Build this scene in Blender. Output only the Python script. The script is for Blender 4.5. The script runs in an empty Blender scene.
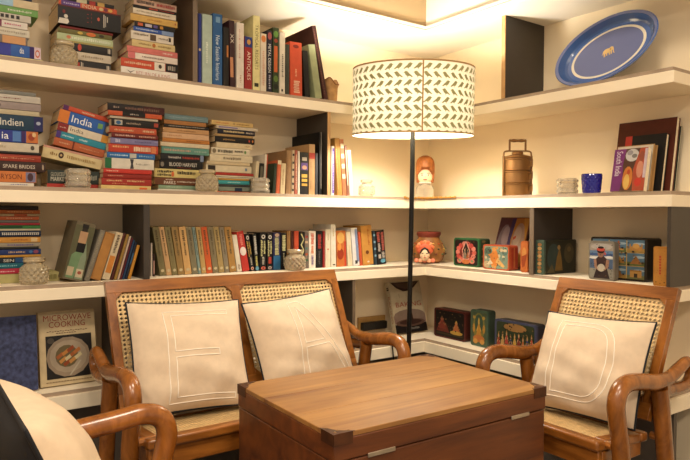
import bpy, math, random
from mathutils import Matrix, Vector
import numpy as np
random.seed(7)
PI = math.pi
SC = bpy.context.scene
COL = SC.collection

# ------------------------------------------------------------------ camera
F_PX = 627.09
CAM = np.array([-2.0553, -2.2199, 1.08])
def cam_axes(yaw, pitch, roll):
    F = np.array([math.sin(yaw)*math.cos(pitch), math.cos(yaw)*math.cos(pitch), math.sin(pitch)])
    R = np.array([math.cos(yaw), -math.sin(yaw), 0]); U = np.cross(R, F)
    R2 = R*math.cos(roll)+U*math.sin(roll); U2 = np.cross(R2, F)
    return F, R2, U2
CF, CR, CU = cam_axes(0.61964, -0.022402, 0.0059107)
cd = bpy.data.cameras.new('camera'); cam = bpy.data.objects.new('camera', cd); COL.objects.link(cam)
cd.sensor_width = 36; cd.lens = F_PX/690*36; cd.clip_start = .05
m = Matrix.Identity(4)
for i in range(3):
    m[i][0] = CR[i]; m[i][1] = CU[i]; m[i][2] = -CF[i]; m[i][3] = CAM[i]
cam.matrix_world = m
SC.camera = cam

# measuring helpers: where a sight line through the photo meets a real plane of the room
def col(px, z, wall, d):
    """point at height z on the plane d behind the shelf fronts of a wall ('L' back wall, 'R' right wall)"""
    k = (px-345)/F_PX; n = CR-k*CF
    if wall == 'L': P0 = np.array([0, d, z]); D = np.array([1., 0, 0])
    else: P0 = np.array([d, 0, z]); D = np.array([0, 1., 0])
    return P0-D*((P0-CAM)@n)/(D@n)
def col_dir(px, P, D):
    k = (px-345)/F_PX; n = CR-k*CF
    P = np.array(P, float); D = np.array(D, float)
    return P-D*((P-CAM)@n)/(D@n)
def zat(P, py):
    k = -(py-230)/F_PX; n = CU-k*CF
    P = np.array(P, float); D = np.array([0, 0, 1.])
    return (P-D*((P-CAM)@n)/(D@n))[2]
def hit(px, py, wall, d):
    r = CF+CR*(px-345)/F_PX-CU*(py-230)/F_PX
    a = 1 if wall == 'L' else 0
    return CAM+r*(d-CAM[a])/r[a]

# ------------------------------------------------------------------ materials
def s2l(c): return c/12.92 if c <= .04045 else ((c+.055)/1.055)**2.4
def rgb(h):
    h = h.lstrip('#'); return tuple(s2l(int(h[i:i+2], 16)/255) for i in (0, 2, 4))
MC = {}
TONE = 1.0
def mat(h, rough=.55, var=.10, scale=30, metal=0, coat=0, trans=0, bump=0, ior=1.45):
    key = (h, rough, var, scale, metal, coat, trans, bump)+((TONE,) if TONE != 1 else ())
    if key in MC: return MC[key]
    M = bpy.data.materials.new('paint_'+h.strip('#')); M.use_nodes = True
    nt = M.node_tree; b = nt.nodes['Principled BSDF']
    c = rgb(h)
    if TONE != 1:
        g = sum(c)/3; c = tuple(((.92*x+.08*g)**1.12)*TONE for x in c)
    b.inputs['Roughness'].default_value = rough; b.inputs['Metallic'].default_value = metal
    b.inputs['Coat Weight'].default_value = coat; b.inputs['Transmission Weight'].default_value = trans
    b.inputs['IOR'].default_value = ior
    if TONE != 1: b.inputs['Specular IOR Level'].default_value = .3
    tc = nt.nodes.new('ShaderNodeTexCoord'); nz = nt.nodes.new('ShaderNodeTexNoise')
    nz.inputs['Scale'].default_value = scale; nz.inputs['Detail'].default_value = 4
    nt.links.new(tc.outputs['Object'], nz.inputs['Vector'])
    rp = nt.nodes.new('ShaderNodeValToRGB')
    rp.color_ramp.elements[0].position = .3; rp.color_ramp.elements[1].position = .7
    rp.color_ramp.elements[0].color = (*[max(0, x*(1-var)) for x in c], 1)
    rp.color_ramp.elements[1].color = (*[min(1, x*(1+var)) for x in c], 1)
    nt.links.new(nz.outputs['Fac'], rp.inputs['Fac']); nt.links.new(rp.outputs['Color'], b.inputs['Base Color'])
    if bump:
        bp = nt.nodes.new('ShaderNodeBump'); bp.inputs['Strength'].default_value = bump; bp.inputs['Distance'].default_value = .002
        nt.links.new(nz.outputs['Fac'], bp.inputs['Height']); nt.links.new(bp.outputs['Normal'], b.inputs['Normal'])
    MC[key] = M; return M
def wood(name, dark, light, axis, rough=.35, stretch=14, scale=9, coat=.2, knots=True):
    M = bpy.data.materials.new(name); M.use_nodes = True; nt = M.node_tree; b = nt.nodes['Principled BSDF']
    tc = nt.nodes.new('ShaderNodeTexCoord'); mp = nt.nodes.new('ShaderNodeMapping')
    sc = [scale]*3; sc[axis] = scale/stretch; mp.inputs['Scale'].default_value = sc
    nz = nt.nodes.new('ShaderNodeTexNoise'); nz.inputs['Scale'].default_value = 3; nz.inputs['Detail'].default_value = 8; nz.inputs['Roughness'].default_value = .62
    nz.inputs['Distortion'].default_value = .6
    nt.links.new(tc.outputs['Object'], mp.inputs['Vector']); nt.links.new(mp.outputs['Vector'], nz.inputs['Vector'])
    rp = nt.nodes.new('ShaderNodeValToRGB'); e = rp.color_ramp.elements
    e[0].position = .32; e[0].color = (*rgb(dark), 1); e[1].position = .68; e[1].color = (*rgb(light), 1)
    nt.links.new(nz.outputs['Fac'], rp.inputs['Fac'])
    n2 = nt.nodes.new('ShaderNodeTexNoise'); n2.inputs['Scale'].default_value = 5; nt.links.new(tc.outputs['Object'], n2.inputs['Vector'])
    mx = nt.nodes.new('ShaderNodeMixRGB'); mx.blend_type = 'MULTIPLY'; mx.inputs['Fac'].default_value = .45
    r2 = nt.nodes.new('ShaderNodeValToRGB'); r2.color_ramp.elements[0].position = .3; r2.color_ramp.elements[0].color = (.55, .5, .45, 1); r2.color_ramp.elements[1].position = .6
    nt.links.new(n2.outputs['Fac'], r2.inputs['Fac']); nt.links.new(rp.outputs['Color'], mx.inputs['Color1']); nt.links.new(r2.outputs['Color'], mx.inputs['Color2'])
    nt.links.new(mx.outputs['Color'], b.inputs['Base Color'])
    b.inputs['Roughness'].default_value = rough; b.inputs['Coat Weight'].default_value = coat; b.inputs['Coat Roughness'].default_value = .25
    bp = nt.nodes.new('ShaderNodeBump'); bp.inputs['Strength'].default_value = .15; bp.inputs['Distance'].default_value = .001
    nt.links.new(nz.outputs['Fac'], bp.inputs['Height']); nt.links.new(bp.outputs['Normal'], b.inputs['Normal'])
    return M
TEAK = wood('teak_wood', '#6e3d13', '#ab6a2a', 0, .28, 6, 10, .35)
TEAK_V = wood('teak_wood_upright', '#6e3d13', '#a56426', 2, .26, 2.2, 7, .4)
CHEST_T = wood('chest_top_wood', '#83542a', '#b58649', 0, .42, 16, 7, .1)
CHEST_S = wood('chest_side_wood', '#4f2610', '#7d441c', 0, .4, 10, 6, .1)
CHEST_D = wood('chest_edge_wood', '#4c2510', '#7a421a', 0, .4, 10, 6, .1)
CANE = mat('#dcbb85', .5, .18, 60)
WALL = mat('#f2dfbe', .8, .03, 3)
CREAM = mat('#ecddc2', .55, .04, 6)
SOFF = mat('#f0e6d4', .75, .03, 3)
EDGE = mat('#9c8873', .6, .12, 25)
SIDEPAINT = mat('#3b342e', .42, .10, 8, bump=.1)
DIVEDGE = mat('#6b5a48', .5, .10, 20)
WOODEDGE = mat('#b98f5e', .55, .12, 25)
PAGE = mat('#cdb48c', .85, .16, 120)
PAGEW = mat('#e3d3b4', .85, .12, 120)
BLACKMETAL = mat('#15120f', .4, .05, 30, metal=.4)
BLACKCLOTH = mat('#17191f', .85, .15, 150)
FABRIC = mat('#d3bda2', .9, .05, 40, bump=.25)
STITCH = mat('#f3eadb', .8, .04, 60)
BRASS = mat('#80592f', .45, .2, 14, metal=.6)
GOLDM = mat('#c08a3c', .35, .15, 40, metal=.7)
DARKBRONZE = mat('#4a2812', .5, .35, 30, metal=.15)
STEEL = mat('#b9ab98', .35, .1, 40, metal=.8)

# ------------------------------------------------------------------ mesh builder
TXT = {}
def text_mesh(s, serif=False):
    if s in TXT: return TXT[s]
    cu = bpy.data.curves.new('lettering', 'FONT'); cu.body = s; cu.resolution_u = 2
    ob = bpy.data.objects.new('lettering', cu); COL.objects.link(ob)
    dg = bpy.context.evaluated_depsgraph_get(); me = ob.evaluated_get(dg).to_mesh()
    v = [tuple(p.co[:2]) for p in me.vertices]; f = [tuple(p.vertices) for p in me.polygons]
    ob.evaluated_get(dg).to_mesh_clear(); bpy.data.objects.remove(ob); bpy.data.curves.remove(cu)
    xs = [p[0] for p in v]; ys = [p[1] for p in v]
    if not v: return None
    x0, x1, y0, y1 = min(xs), max(xs), min(ys), max(ys)
    TXT[s] = ([((x-x0)/(x1-x0), (y-y0)/(y1-y0)) for x, y in v], f, (x1-x0)/(y1-y0)); return TXT[s]

class MB:
    def __init__(s): s.v = []; s.f = []; s.mi = []; s.mats = []; s.M = None
    def m(s, M):
        if M not in s.mats: s.mats.append(M)
        return s.mats.index(M)
    def add(s, vs, fs, M):
        o = len(s.v); i = s.m(M)
        if s.M is not None: vs = [tuple(s.M @ Vector(p)) for p in vs]
        s.v += [tuple(p) for p in vs]; s.f += [tuple(a+o for a in f) for f in fs]; s.mi += [i]*len(fs)
        return s
    def box(s, x0, x1, y0, y1, z0, z1, M):
        vs = [(x, y, z) for x in (x0, x1) for y in (y0, y1) for z in (z0, z1)]
        return s.add(vs, [(0, 1, 3, 2), (4, 6, 7, 5), (0, 4, 5, 1), (2, 3, 7, 6), (0, 2, 6, 4), (1, 5, 7, 3)], M)
    def prism(s, poly, a, b, M, axis='y', M_side=None):
        """polygon in the other two axes, extruded from a to b along axis"""
        n = len(poly)
        def P(p, t):
            return {'x': (t, p[0], p[1]), 'y': (p[0], t, p[1]), 'z': (p[0], p[1], t)}[axis]
        vs = [P(p, a) for p in poly]+[P(p, b) for p in poly]
        caps = [tuple(range(n)), tuple(range(2*n-1, n-1, -1))]
        sides = [(i, n+i, n+(i+1) % n, (i+1) % n) for i in range(n)]
        if M_side is None: return s.add(vs, caps+sides, M)
        s.add(vs, caps, M); return s.add(vs, sides, M_side)
    def tube(s, pts, r, M, n=10, closed=False, caps=True, flat=1.0):
        pts = [Vector(p) for p in pts]; N = len(pts); rr = r if isinstance(r, (list, tuple)) else [r]*N
        vs = []; up = None
        for i, p in enumerate(pts):
            a = pts[(i-1) % N] if (closed or i) else p; b = pts[(i+1) % N] if (closed or i < N-1) else p
            t = (b-a).normalized()
            if up is None:
                up = Vector((0, 0, 1)) if abs(t.z) < .9 else Vector((1, 0, 0))
            up = (up-t*up.dot(t)).normalized(); w = t.cross(up)
            for k in range(n):
                q = 2*PI*k/n; vs.append(p+(up*math.cos(q)*flat+w*math.sin(q))*rr[i])
        fs = []
        for i in range(N if closed else N-1):
            j = (i+1) % N
            for k in range(n): fs.append((i*n+k, i*n+(k+1) % n, j*n+(k+1) % n, j*n+k))
        if caps and not closed: fs += [tuple(range(n-1, -1, -1)), tuple((N-1)*n+k for k in range(n))]
        return s.add([tuple(p) for p in vs], fs, M)
    def lathe(s, prof, M, n=32, c=(0, 0), sx=1, sy=1, quilt=0, qn=16, qz=1, qr=(0, 0), cap=True):
        vs = []; N = len(prof)
        for r, z in prof:
            for k in range(n):
                a = 2*PI*k/n; R = r
                if quilt and qr[0] <= z <= qr[1]:
                    u = qn*a/(2*PI); w = qz*(z-qr[0])
                    R += quilt*(1-(1-abs(math.sin(PI*(u+w))*math.sin(PI*(u-w))))**2)
                vs.append((c[0]+R*math.cos(a)*sx, c[1]+R*math.sin(a)*sy, z))
        fs = []
        for i in range(N-1):
            for k in range(n): fs.append((i*n+k, i*n+(k+1) % n, (i+1)*n+(k+1) % n, (i+1)*n+k))
        if cap: fs += [tuple(range(n-1, -1, -1)), tuple((N-1)*n+k for k in range(n))]
        return s.add(vs, fs, M)
    def ell(s, c, r, M, n=16, m_=10):
        vs = []; fs = []
        for i in range(m_+1):
            t = PI*i/m_
            for k in range(n):
                a = 2*PI*k/n; vs.append((c[0]+r[0]*math.sin(t)*math.cos(a), c[1]+r[1]*math.sin(t)*math.sin(a), c[2]-r[2]*math.cos(t)))
        for i in range(m_):
            for k in range(n): fs.append((i*n+k, i*n+(k+1) % n, (i+1)*n+(k+1) % n, (i+1)*n+k))
        return s.add(vs, fs, M)
    def decal(s, O, U, V, shapes, eps=.0003, step=.00007):
        """flat printed shapes in the unit square spanned by U (right) and V (up) at O"""
        O, U, V = Vector(O), Vector(U), Vector(V); N = U.cross(V).normalized(); k = 0
        for sh in shapes:
            h = N*(eps+k*step); k += 1
            P = lambda u, v: tuple(O+U*u+V*v+h)
            t = sh[0]
            if t == 'r':
                _, a, b, c, d, cl = sh; s.add([P(a, b), P(c, b), P(c, d), P(a, d)], [(0, 1, 2, 3)], mat(cl, .5))
            elif t == 'e':
                _, a, b, c, d, cl = sh; n = 14
                s.add([P(a+c*math.cos(2*PI*i/n), b+d*math.sin(2*PI*i/n)) for i in range(n)], [tuple(range(n))], mat(cl, .5))
            elif t == 'p':
                s.add([P(*q) for q in sh[1]], [tuple(range(len(sh[1])))], mat(sh[2], .5))
            elif t == 't':
                _, st, a, b, c, d, cl = sh; tm = text_mesh(st)
                s.add([P(a+(c-a)*x, b+(d-b)*y) for x, y in tm[0]], tm[1], mat(cl, .5, .03))
            elif t == 'tv':   # lettering running down the face
                _, st, a, b, c, d, cl = sh; tm = text_mesh(st)
                s.add([P(a+(c-a)*y, d+(b-d)*x) for x, y in tm[0]], tm[1], mat(cl, .5, .03))
        return s
    def build(s, name, parent=None, smooth=.6, bevel=0, seg=2):
        me = bpy.data.meshes.new(name); me.from_pydata(s.v, [], s.f)
        for M in s.mats: me.materials.append(M)
        me.polygons.foreach_set('material_index', s.mi)
        me.polygons.foreach_set('use_smooth', [True]*len(s.f)); me.update(); me.set_sharp_from_angle(angle=smooth)
        o = bpy.data.objects.new(name, me); COL.objects.link(o)
        if parent: o.parent = parent
        if bevel:
            b = o.modifiers.new('edge', 'BEVEL'); b.width = bevel; b.segments = seg; b.limit_method = 'ANGLE'; b.angle_limit = .6
        return o
LABELS = {}
def tag(o, label, cat, group=None):
    n = len(label.replace('-', ' ').split())
    if n > 16 or n < 4: print('LABEL LENGTH', n, label)
    if label in LABELS: print('LABEL TWICE', label)
    LABELS[label] = 1
    o['label'] = label; o['category'] = cat
    if group: o['group'] = group
    return o
def thing(name, label, cat, M=None, group=None):
    o = bpy.data.objects.new(name, None); o.empty_display_size = .05; COL.objects.link(o)
    if M is not None: o.matrix_world = M
    return tag(o, label, cat, group)
def struct(o): o['kind'] = 'structure'; return o
def frame(O, X, Y=None, Z=None):
    X = Vector(X).normalized()
    if Z is not None: Z = Vector(Z).normalized(); Y = Z.cross(X)
    else: Y = Vector(Y).normalized(); Z = X.cross(Y)
    M = Matrix.Identity(4)
    for i in range(3): M[i][0] = X[i]; M[i][1] = Y[i]; M[i][2] = Z[i]; M[i][3] = O[i]
    return M
def rrect(x0, z0, x1, z1, r, n=4):
    P = []
    for cx, cz, a0 in ((x1-r, z0+r, -PI/2), (x1-r, z1-r, 0), (x0+r, z1-r, PI/2), (x0+r, z0+r, PI)):
        for k in range(n+1): a = a0+PI/2*k/n; P.append((cx+r*math.cos(a), cz+r*math.sin(a)))
    return P
def smooth_path(pts, k=6):
    pts = [Vector(p) for p in pts]; out = []
    for i in range(len(pts)-1):
        p0 = pts[max(i-1, 0)]; p1 = pts[i]; p2 = pts[i+1]; p3 = pts[min(i+2, len(pts)-1)]
        for j in range(k):
            t = j/k
            out.append(.5*((2*p1)+(p2-p0)*t+(2*p0-5*p1+4*p2-p3)*t*t+(3*p1-p0-3*p2+p3)*t**3))
    out.append(pts[-1]); return out

# ------------------------------------------------------------------ the room
DEPTH = .26
ZF = {'A': 1.5608, 'B': 1.1559, 'C': .8376, 'D': .4784}
TB = .013
ZS = {k: v+TB for k, v in ZF.items()}
FH = .039
SOFZ = 1.917; SO = -.08; CEIL = 2.62
XL, YN, RE = -3.4, -1.172, -4.2      # left end of the back shelves, end of the right shelves, room end
struct(MB().box(XL-.6, DEPTH+.1, DEPTH, DEPTH+.1, 0, CEIL, WALL).build('wall_back'))
struct(MB().box(DEPTH, DEPTH+.1, RE, DEPTH, 0, CEIL, WALL).build('wall_right'))
def floor_mat():
    M = bpy.data.materials.new('patterned_floor_tile'); M.use_nodes = True; nt = M.node_tree; b = nt.nodes['Principled BSDF']
    tc = nt.nodes.new('ShaderNodeTexCoord'); mp = nt.nodes.new('ShaderNodeMapping'); mp.inputs['Rotation'].default_value = (0, 0, PI/4)
    mp.inputs['Location'].default_value = (.08, .02, 0)
    ck = nt.nodes.new('ShaderNodeTexChecker'); ck.inputs['Scale'].default_value = 5.5
    ck.inputs['Color1'].default_value = (*rgb('#8d8171'), 1); ck.inputs['Color2'].default_value = (*rgb('#16140f'), 1)
    nt.links.new(tc.outputs['Object'], mp.inputs['Vector']); nt.links.new(mp.outputs['Vector'], ck.inputs['Vector'])
    nt.links.new(ck.outputs['Color'], b.inputs['Base Color']); b.inputs['Roughness'].default_value = .4
    return M
struct(MB().box(XL-.6, DEPTH, RE, DEPTH, -.05, 0, floor_mat()).build('floor'))
struct(MB().box(XL-.6, DEPTH, RE, DEPTH, CEIL, CEIL+.05, SOFF).build('ceiling'))
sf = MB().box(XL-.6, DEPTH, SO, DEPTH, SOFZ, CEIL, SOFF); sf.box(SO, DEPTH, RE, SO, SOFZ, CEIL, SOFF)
FASC_DIM = mat('#a88f6a', .7, .03, 3)  # tan darkens this face in colour, standing in for weaker light there
sf.mats.append(FASC_DIM)
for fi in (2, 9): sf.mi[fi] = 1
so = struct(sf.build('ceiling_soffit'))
tr = MB().box(XL-.6, SO-.012, SO-.012, SO, SOFZ-.006, SOFZ+.012, SOFF); tr.box(SO-.012, SO, RE, SO, SOFZ-.006, SOFZ+.012, SOFF)
tr.box(XL-.6, SO-.018, SO-.018, SO, SOFZ+.016, SOFZ+.026, SOFF); tr.box(SO-.018, SO, RE, SO, SOFZ+.016, SOFZ+.026, SOFF)
struct(tr.build('trim_1', bevel=.002))

# built-in corner shelves: one joined piece of joinery, its boards and dividers are its parts
unit = thing('corner_bookshelf', 'cream built-in corner shelving with dark dividers along two walls', 'shelving')
for k in 'ABCD':
    z1 = ZF[k]; fh = FH if k != 'D' else .05
    b = MB()
    b.box(XL, DEPTH, 0, DEPTH, z1-fh, z1, CREAM); b.box(0, DEPTH, YN, 0, z1-fh, z1, CREAM)
    sh = b.build('shelf', unit, bevel=.0015)
    t = MB(); g = .006 if k != 'D' else .012
    t.box(XL, DEPTH, g, DEPTH, z1, z1+TB, EDGE); t.box(g, DEPTH, YN+g, g, z1, z1+TB, EDGE)
    t.box(XL, DEPTH, g+.0015, DEPTH, z1+TB-.0005, z1+TB+.0002, CREAM); t.box(g+.0015, DEPTH, YN+g+.0015, g, z1+TB-.0005, z1+TB+.0002, CREAM)
    t.build('shelf_top_board', sh)
def divider(wall, u0, u1, k, top, edge, face=SIDEPAINT):
    b = MB(); z0 = ZS[k]+.0003
    if wall == 'L': b.box(u0, u1, .008, DEPTH, z0, top, face); e = MB().box(u0, u1, .004, .0085, z0, top, edge)
    else: b.box(.008, DEPTH, u0, u1, z0, top, face); e = MB().box(.004, .0085, u0, u1, z0, top, edge)
    d = b.build('divider', unit); e.build('divider_edge', d)
TOPS = {'A': SOFZ, 'B': ZF['A']-FH, 'C': ZF['B']-FH, 'D': ZF['C']-FH}
TROWFACE_LIT = mat('#5a4634', .3, .15, 10)  # same dark divider paint, lightened so the colour carries the light on it
divider('L', -1.163, -1.145, 'A', TOPS['A'], DIVEDGE, TROWFACE_LIT)
divider('L', -.562, -.548, 'B', TOPS['B'], WOODEDGE)
divider('L', -1.346, -1.324, 'C', TOPS['C'], SIDEPAINT)
divider('L', -.425, -.410, 'D', TOPS['D'], DIVEDGE)
divider('L', -1.425, -1.405, 'D', TOPS['D'], DIVEDGE)
divider('R', -.470, -.452, 'A', TOPS['A'], WOODEDGE)
divider('R', -.625, -.605, 'C', TOPS['C'], DIVEDGE)
divider('R', YN+.003, YN+.015, 'C', TOPS['C'], SIDEPAINT)
pl = MB().box(XL, DEPTH-.01, .10, .12, 0.0005, ZF['D']-.05, mat('#5a5046', .6)); pl.box(.10, .12, YN+.03, .0995, 0.0005, ZF['D']-.05, mat('#5a5046', .6))
pl.build('kick_panel', unit)

# ------------------------------------------------------------------ books
TONE = .70       # darkens book and tin colours overall, for contrast
ORD = 'first second third fourth fifth sixth seventh eighth ninth tenth eleventh twelfth thirteenth fourteenth fifteenth sixteenth seventeenth eighteenth nineteenth twentieth'.split()
ORD += ['twenty-first', 'twenty-second', 'twenty-third', 'twenty-fourth', 'twenty-fifth', 'twenty-sixth', 'twenty-seventh', 'twenty-eighth', 'twenty-ninth', 'thirtieth', 'thirty-first', 'thirty-second', 'thirty-third']+['thirty-fourth', 'thirty-fifth', 'thirty-sixth', 'thirty-seventh', 'thirty-eighth', 'thirty-ninth', 'fortieth', 'forty-first', 'forty-second', 'forty-third']
def book(label, M, L, T, D, colr, spine=(), cover=(), group=None, hard=False, pages=None, name='book'):
    """spine runs along local x (0 = its head), pages go back along +y, thickness along z"""
    r = thing(name, label, 'book', M, group)
    cm = mat(colr, .48, .09, 40); b = .0022 if hard else .0011; b = min(b, T*.25)
    q = min(.0022, T*.3)
    prof = [(D, 0), (q, 0), (q*.3, q*.3), (0, T*.35), (0, T*.65), (q*.3, T-q*.3), (q, T), (D, T), (D, T-b), (b+.0012, T-b), (b+.0012, b), (D, b)]
    c = MB(); c.prism(prof, 0, L, cm, 'x')
    if spine: c.decal((0, 0, 0), (L, 0, 0), (0, 0, T), [sh for sh in spine], .0002, .00006)
    if cover: c.decal((L, 0, T), (0, D, 0), (-L, 0, 0), cover, .0002, .00006)
    c.build('cover', r)
    i = .003 if hard else .0008
    MB().box(i, L-i, b+.0012, D-i, b, T-b, pages or PAGE).build('page_block', r)
    return r
def line(x0, x1, cl, z0=.35, z1=.65): # small print too small to read: a broken row of marks
    out = []; x = x0; rnd = random.Random(int(x0*1000+x1*77))
    while x < x1:
        w = rnd.uniform(.012, .03); out.append(('r', x, z0+rnd.uniform(0, .06), min(x+w, x1), z1-rnd.uniform(0, .1), cl)); x += w+rnd.uniform(.006, .014)
    return out
def T_(s, x0, x1, cl, z0=.22, z1=.78): return [('t', s, x0, z0, x1, z1, cl)]
def B_(x0, x1, cl, z0=.02, z1=.98): return [('r', x0, z0, x1, z1, cl)]

def stack(k, phrase, group, items, y0=.05, jit=.006, tot=None):
    ts = tot/sum(i[2] for i in items) if tot else 1
    z = ZS[k]+.0004; rnd = random.Random(phrase)
    for i, (x0, x1, tp, colr, desc, sp) in enumerate(items):
        yy = y0+rnd.uniform(0, jit)
        P1 = col(x1, z, 'L', yy); dep = (P1-CAM)@CF
        if x0 is None: L = .195; P0 = P1-np.array([L, 0, 0])
        else: P0 = col(x0, z, 'L', yy); L = P1[0]-P0[0]
        T = tp*ts*dep/F_PX
        M = frame(P0, (1, 0, 0), (0, 1, 0))
        D = min(DEPTH-.006-yy, max(.11, L*.66))
        book(f'{desc}, {ORD[i]+" up" if i else "lowest"} in {phrase}', M, L, T-.0005, D, colr, sp, (), group)
        z += T
    return z
def tilted(P0, P1, T, D, colr, label, group, sp, y0):
    d = np.array(P1)-np.array(P0); L = float(np.linalg.norm(d))
    M = frame(P0, d, (0, 1, 0)); book(label, M, L, T-.0006, D, colr, sp, (), group)

def quad(P, th, L, T):
    up = (math.sin(th), math.cos(th)); rt = (math.cos(th), -math.sin(th))
    x, z = P
    if th > 0: z += T*math.sin(th)
    return [(x, z), (x+rt[0]*T, z+rt[1]*T), (x+rt[0]*T+up[0]*L, z+rt[1]*T+up[1]*L), (x+up[0]*L, z+up[1]*L)]
def clash(A, B, gap=.0004):
    for Q in (A, B):
        for i in range(4):
            a, b = Q[i], Q[(i+1) % 4]; n = (b[1]-a[1], a[0]-b[0]); l = math.hypot(*n); n = (n[0]/l, n[1]/l)
            pa = [p[0]*n[0]+p[1]*n[1] for p in A]; pb = [p[0]*n[0]+p[1]*n[1] for p in B]
            if min(pb) > max(pa)+gap or min(pa) > max(pb)+gap: return False
    return True
def uprights(k, phrase, group, items, y0=.016, start=0, prev=None):
    """books standing in a row; a book that would cut into its neighbour is stood up or moved along until they touch"""
    prev = list(prev or [])
    for i, (b0, b1, t0, ty, colr, desc, D, sp) in enumerate(items):
        zs = ZS[k]+.0005
        P0 = col(b0, zs, 'L', y0); P1 = col(b1, zs, 'L', y0)
        Q = hit(t0 if t0 is not None else b0, ty, 'L', y0)
        if t0 is None: Q = np.array([P0[0], y0, Q[2]])
        d = Q-P0; th = math.atan2(d[0], d[2]); hgt = d[2]; W = P1[0]-P0[0]; x = P0[0]
        pth = prev[-1][1] if prev else th
        ok = False
        for step in range(400):
            for f in (0, .25, .5, .75, 1):
                t = th+(pth-th)*f if step else th+(pth-th)*f
                T = W*math.cos(th)-.0005
                L = hgt/math.cos(t)-(T*math.tan(abs(t)) if t > 0 else 0)
                q = quad((x, zs), t, L, T)
                if not any(clash(q, p[0]) for p in prev[-3:]): ok = True; break
            if ok: break
            x += .0003
        prev.append((q, t))
        up = Vector((math.sin(t), 0, math.cos(t)))
        M = frame((q[3][0], y0, q[3][1]), -up, (0, 1, 0))
        book(f'{desc}, {ORD[i+start]} {phrase}', M, L, T, min(D, DEPTH-y0-.004), colr, sp, (), group)
    return prev

# ---- top shelf, stacks
G = 'books stacked on the top shelf'
stack('A', 'leftmost stack on top shelf', G, [
    (None, 43, 4, '#e8d9a0', 'thin yellow book', []),
    (None, 40.8, 12, '#2a67b8', 'thick blue and purple travel guide', B_(.0, .55, '#3b44a8')+B_(.83, .90, '#3a1a70')+B_(.90, 1, '#e8cfd8')+[('e', .95, .45, .035, .33, '#d8662c'), ('e', .95, .45, .022, .2, '#e6dce8')]+T_('dia', .68, .745, '#ffffff', .3, .8)),
    (None, 27.5, 8, '#8c7f74', 'grey book with peach panel', B_(.63, .97, '#e0a870')),
    (None, 29.5, 7.5, '#e4dac4', 'worn white book', line(.5, .95, '#b9ac98')),
    (None, 27.5, 7, '#efe6da', 'white book with purple panel', B_(.3, .62, '#86345c')+line(.66, .9, '#d06a8a')),
    (None, 31, 7, '#d8cfc0', 'white book with black smudged spine', [('r', a, .3, a+.05, .8, '#3a342e') for a in (.46, .55, .62, .7, .78)]),
    (None, 38, 7, '#7fb25f', 'green paperback', line(.55, .9, '#dfe8c8')),
    (None, 38.5, 8, '#e6d2aa', 'cream book with blue end', B_(.3, .62, '#a9cfe6')),
    (None, 32, 5, '#20304e', 'dark navy book', [])])
Y2 = .092
ztop = stack('A', 'top-shelf stack behind glass jar', G, [
    (54, 111, 12, '#2b2623', 'black paperback with red mark', B_(.4, .44, '#c8402c', .2, .8)+line(.46, .5, '#d8cbb8', .1, .9)+line(.92, .98, '#d8cbb8', .2, .9)),
    (56, 111, 8.5, '#d9cbb4', 'cream paperback', line(.45, .85, '#a89880')),
    (57, 112, 8, '#27221f', 'black paperback with red circle', [('e', .40, .5, .035, .45, '#d04a30')]+line(.92, .98, '#d8cbb8', .2, .9)),
    (57, 113, 8.5, '#c4cf9f', 'pale green paperback', B_(.0, 1, '#b9a860', .0, .22)+line(.2, .95, '#e9efd2', .4, .8)+[('e', .2, .6, .04, .2, '#e08a60')]),
    (58, 112, 5, '#7c7438', 'olive book with orange patch', [('e', .60, .5, .09, .4, '#e07a2c'), ('e', .40, .5, .05, .3, '#d8b84c'), ('e', .8, .5, .05, .3, '#433a1c')]),
    (60, 113, 3, '#8e2b1c', 'thin dark red book', [])], y0=Y2, tot=43)
P0 = hit(58, 29, 'L', Y2-.004); P1 = hit(121, 37.5, 'L', Y2-.004)
zb = ztop+.0006
La = float(P1[0]-P0[0])
P0 = np.array([P0[0], Y2-.004, zb]); P1 = P0+np.array([La, 0, 0])
tb = 20*2.05/F_PX
tilted(P0, P1, tb, .16, '#231f1d', 'huge black hardback lying on the top-shelf stack behind glass jar', G,
       B_(0, 1, '#6d1f18', .93, 1)+[('e', .09, .66, .022, .1, '#8c2a1e')]+[('tv', 'BIG BOOK', .44, .34, .455, .8, '#c8402c')][:0]+line(.42, .52, '#a8382a', .28, .4)+line(.42, .52, '#a8382a', .5, .62)+line(.42, .52, '#a8382a', .7, .82)+
       [('e', .63, .55, .02, .1, '#d8664c'), ('r', .71, .15, .725, .85, '#d8cfc0'), ('r', .735, .2, .75, .8, '#b8b0a4'), ('r', .765, .45, .78, .75, '#d8cfc0'), ('p', [(0, .02), (.14, .02), (.17, .14), (.15, .3), (.02, .3)], '#e9e0d0'), ('e', .12, .42, .03, .1, '#e9e0d0')], Y2-.004)
z2 = zb+tb
tilted((P0[0]+.004, Y2+.004, z2), (P0[0]+La-.012, Y2+.004, z2), 6*2.05/F_PX, .13, '#e0622a', 'orange and purple India paperback lying on the huge black hardback', G,
       B_(.04, .36, '#6a4494')+line(.08, .34, '#cfc0e0')+T_('INDIA', .39, .64, '#f4d7b4', .2, .85)+[('e', .72, .5, .04, .3, '#f0d090'), ('e', .8, .55, .035, .35, '#8c3a4c'), ('e', .88, .5, .04, .3, '#f2c060')], Y2+.004)
z2 += 6*2.05/F_PX
tilted((P0[0]+.02, Y2+.008, z2), (P0[0]+La-.02, Y2+.008, z2), 4.5*2.05/F_PX, .12, '#2c2824', 'thin black book topmost of the top-shelf stack behind glass jar', G, B_(.25, .45, '#d8cfa8')+B_(.5, .62, '#b8342a')+B_(.66, .8, '#d8b05c'), Y2+.008)
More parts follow.
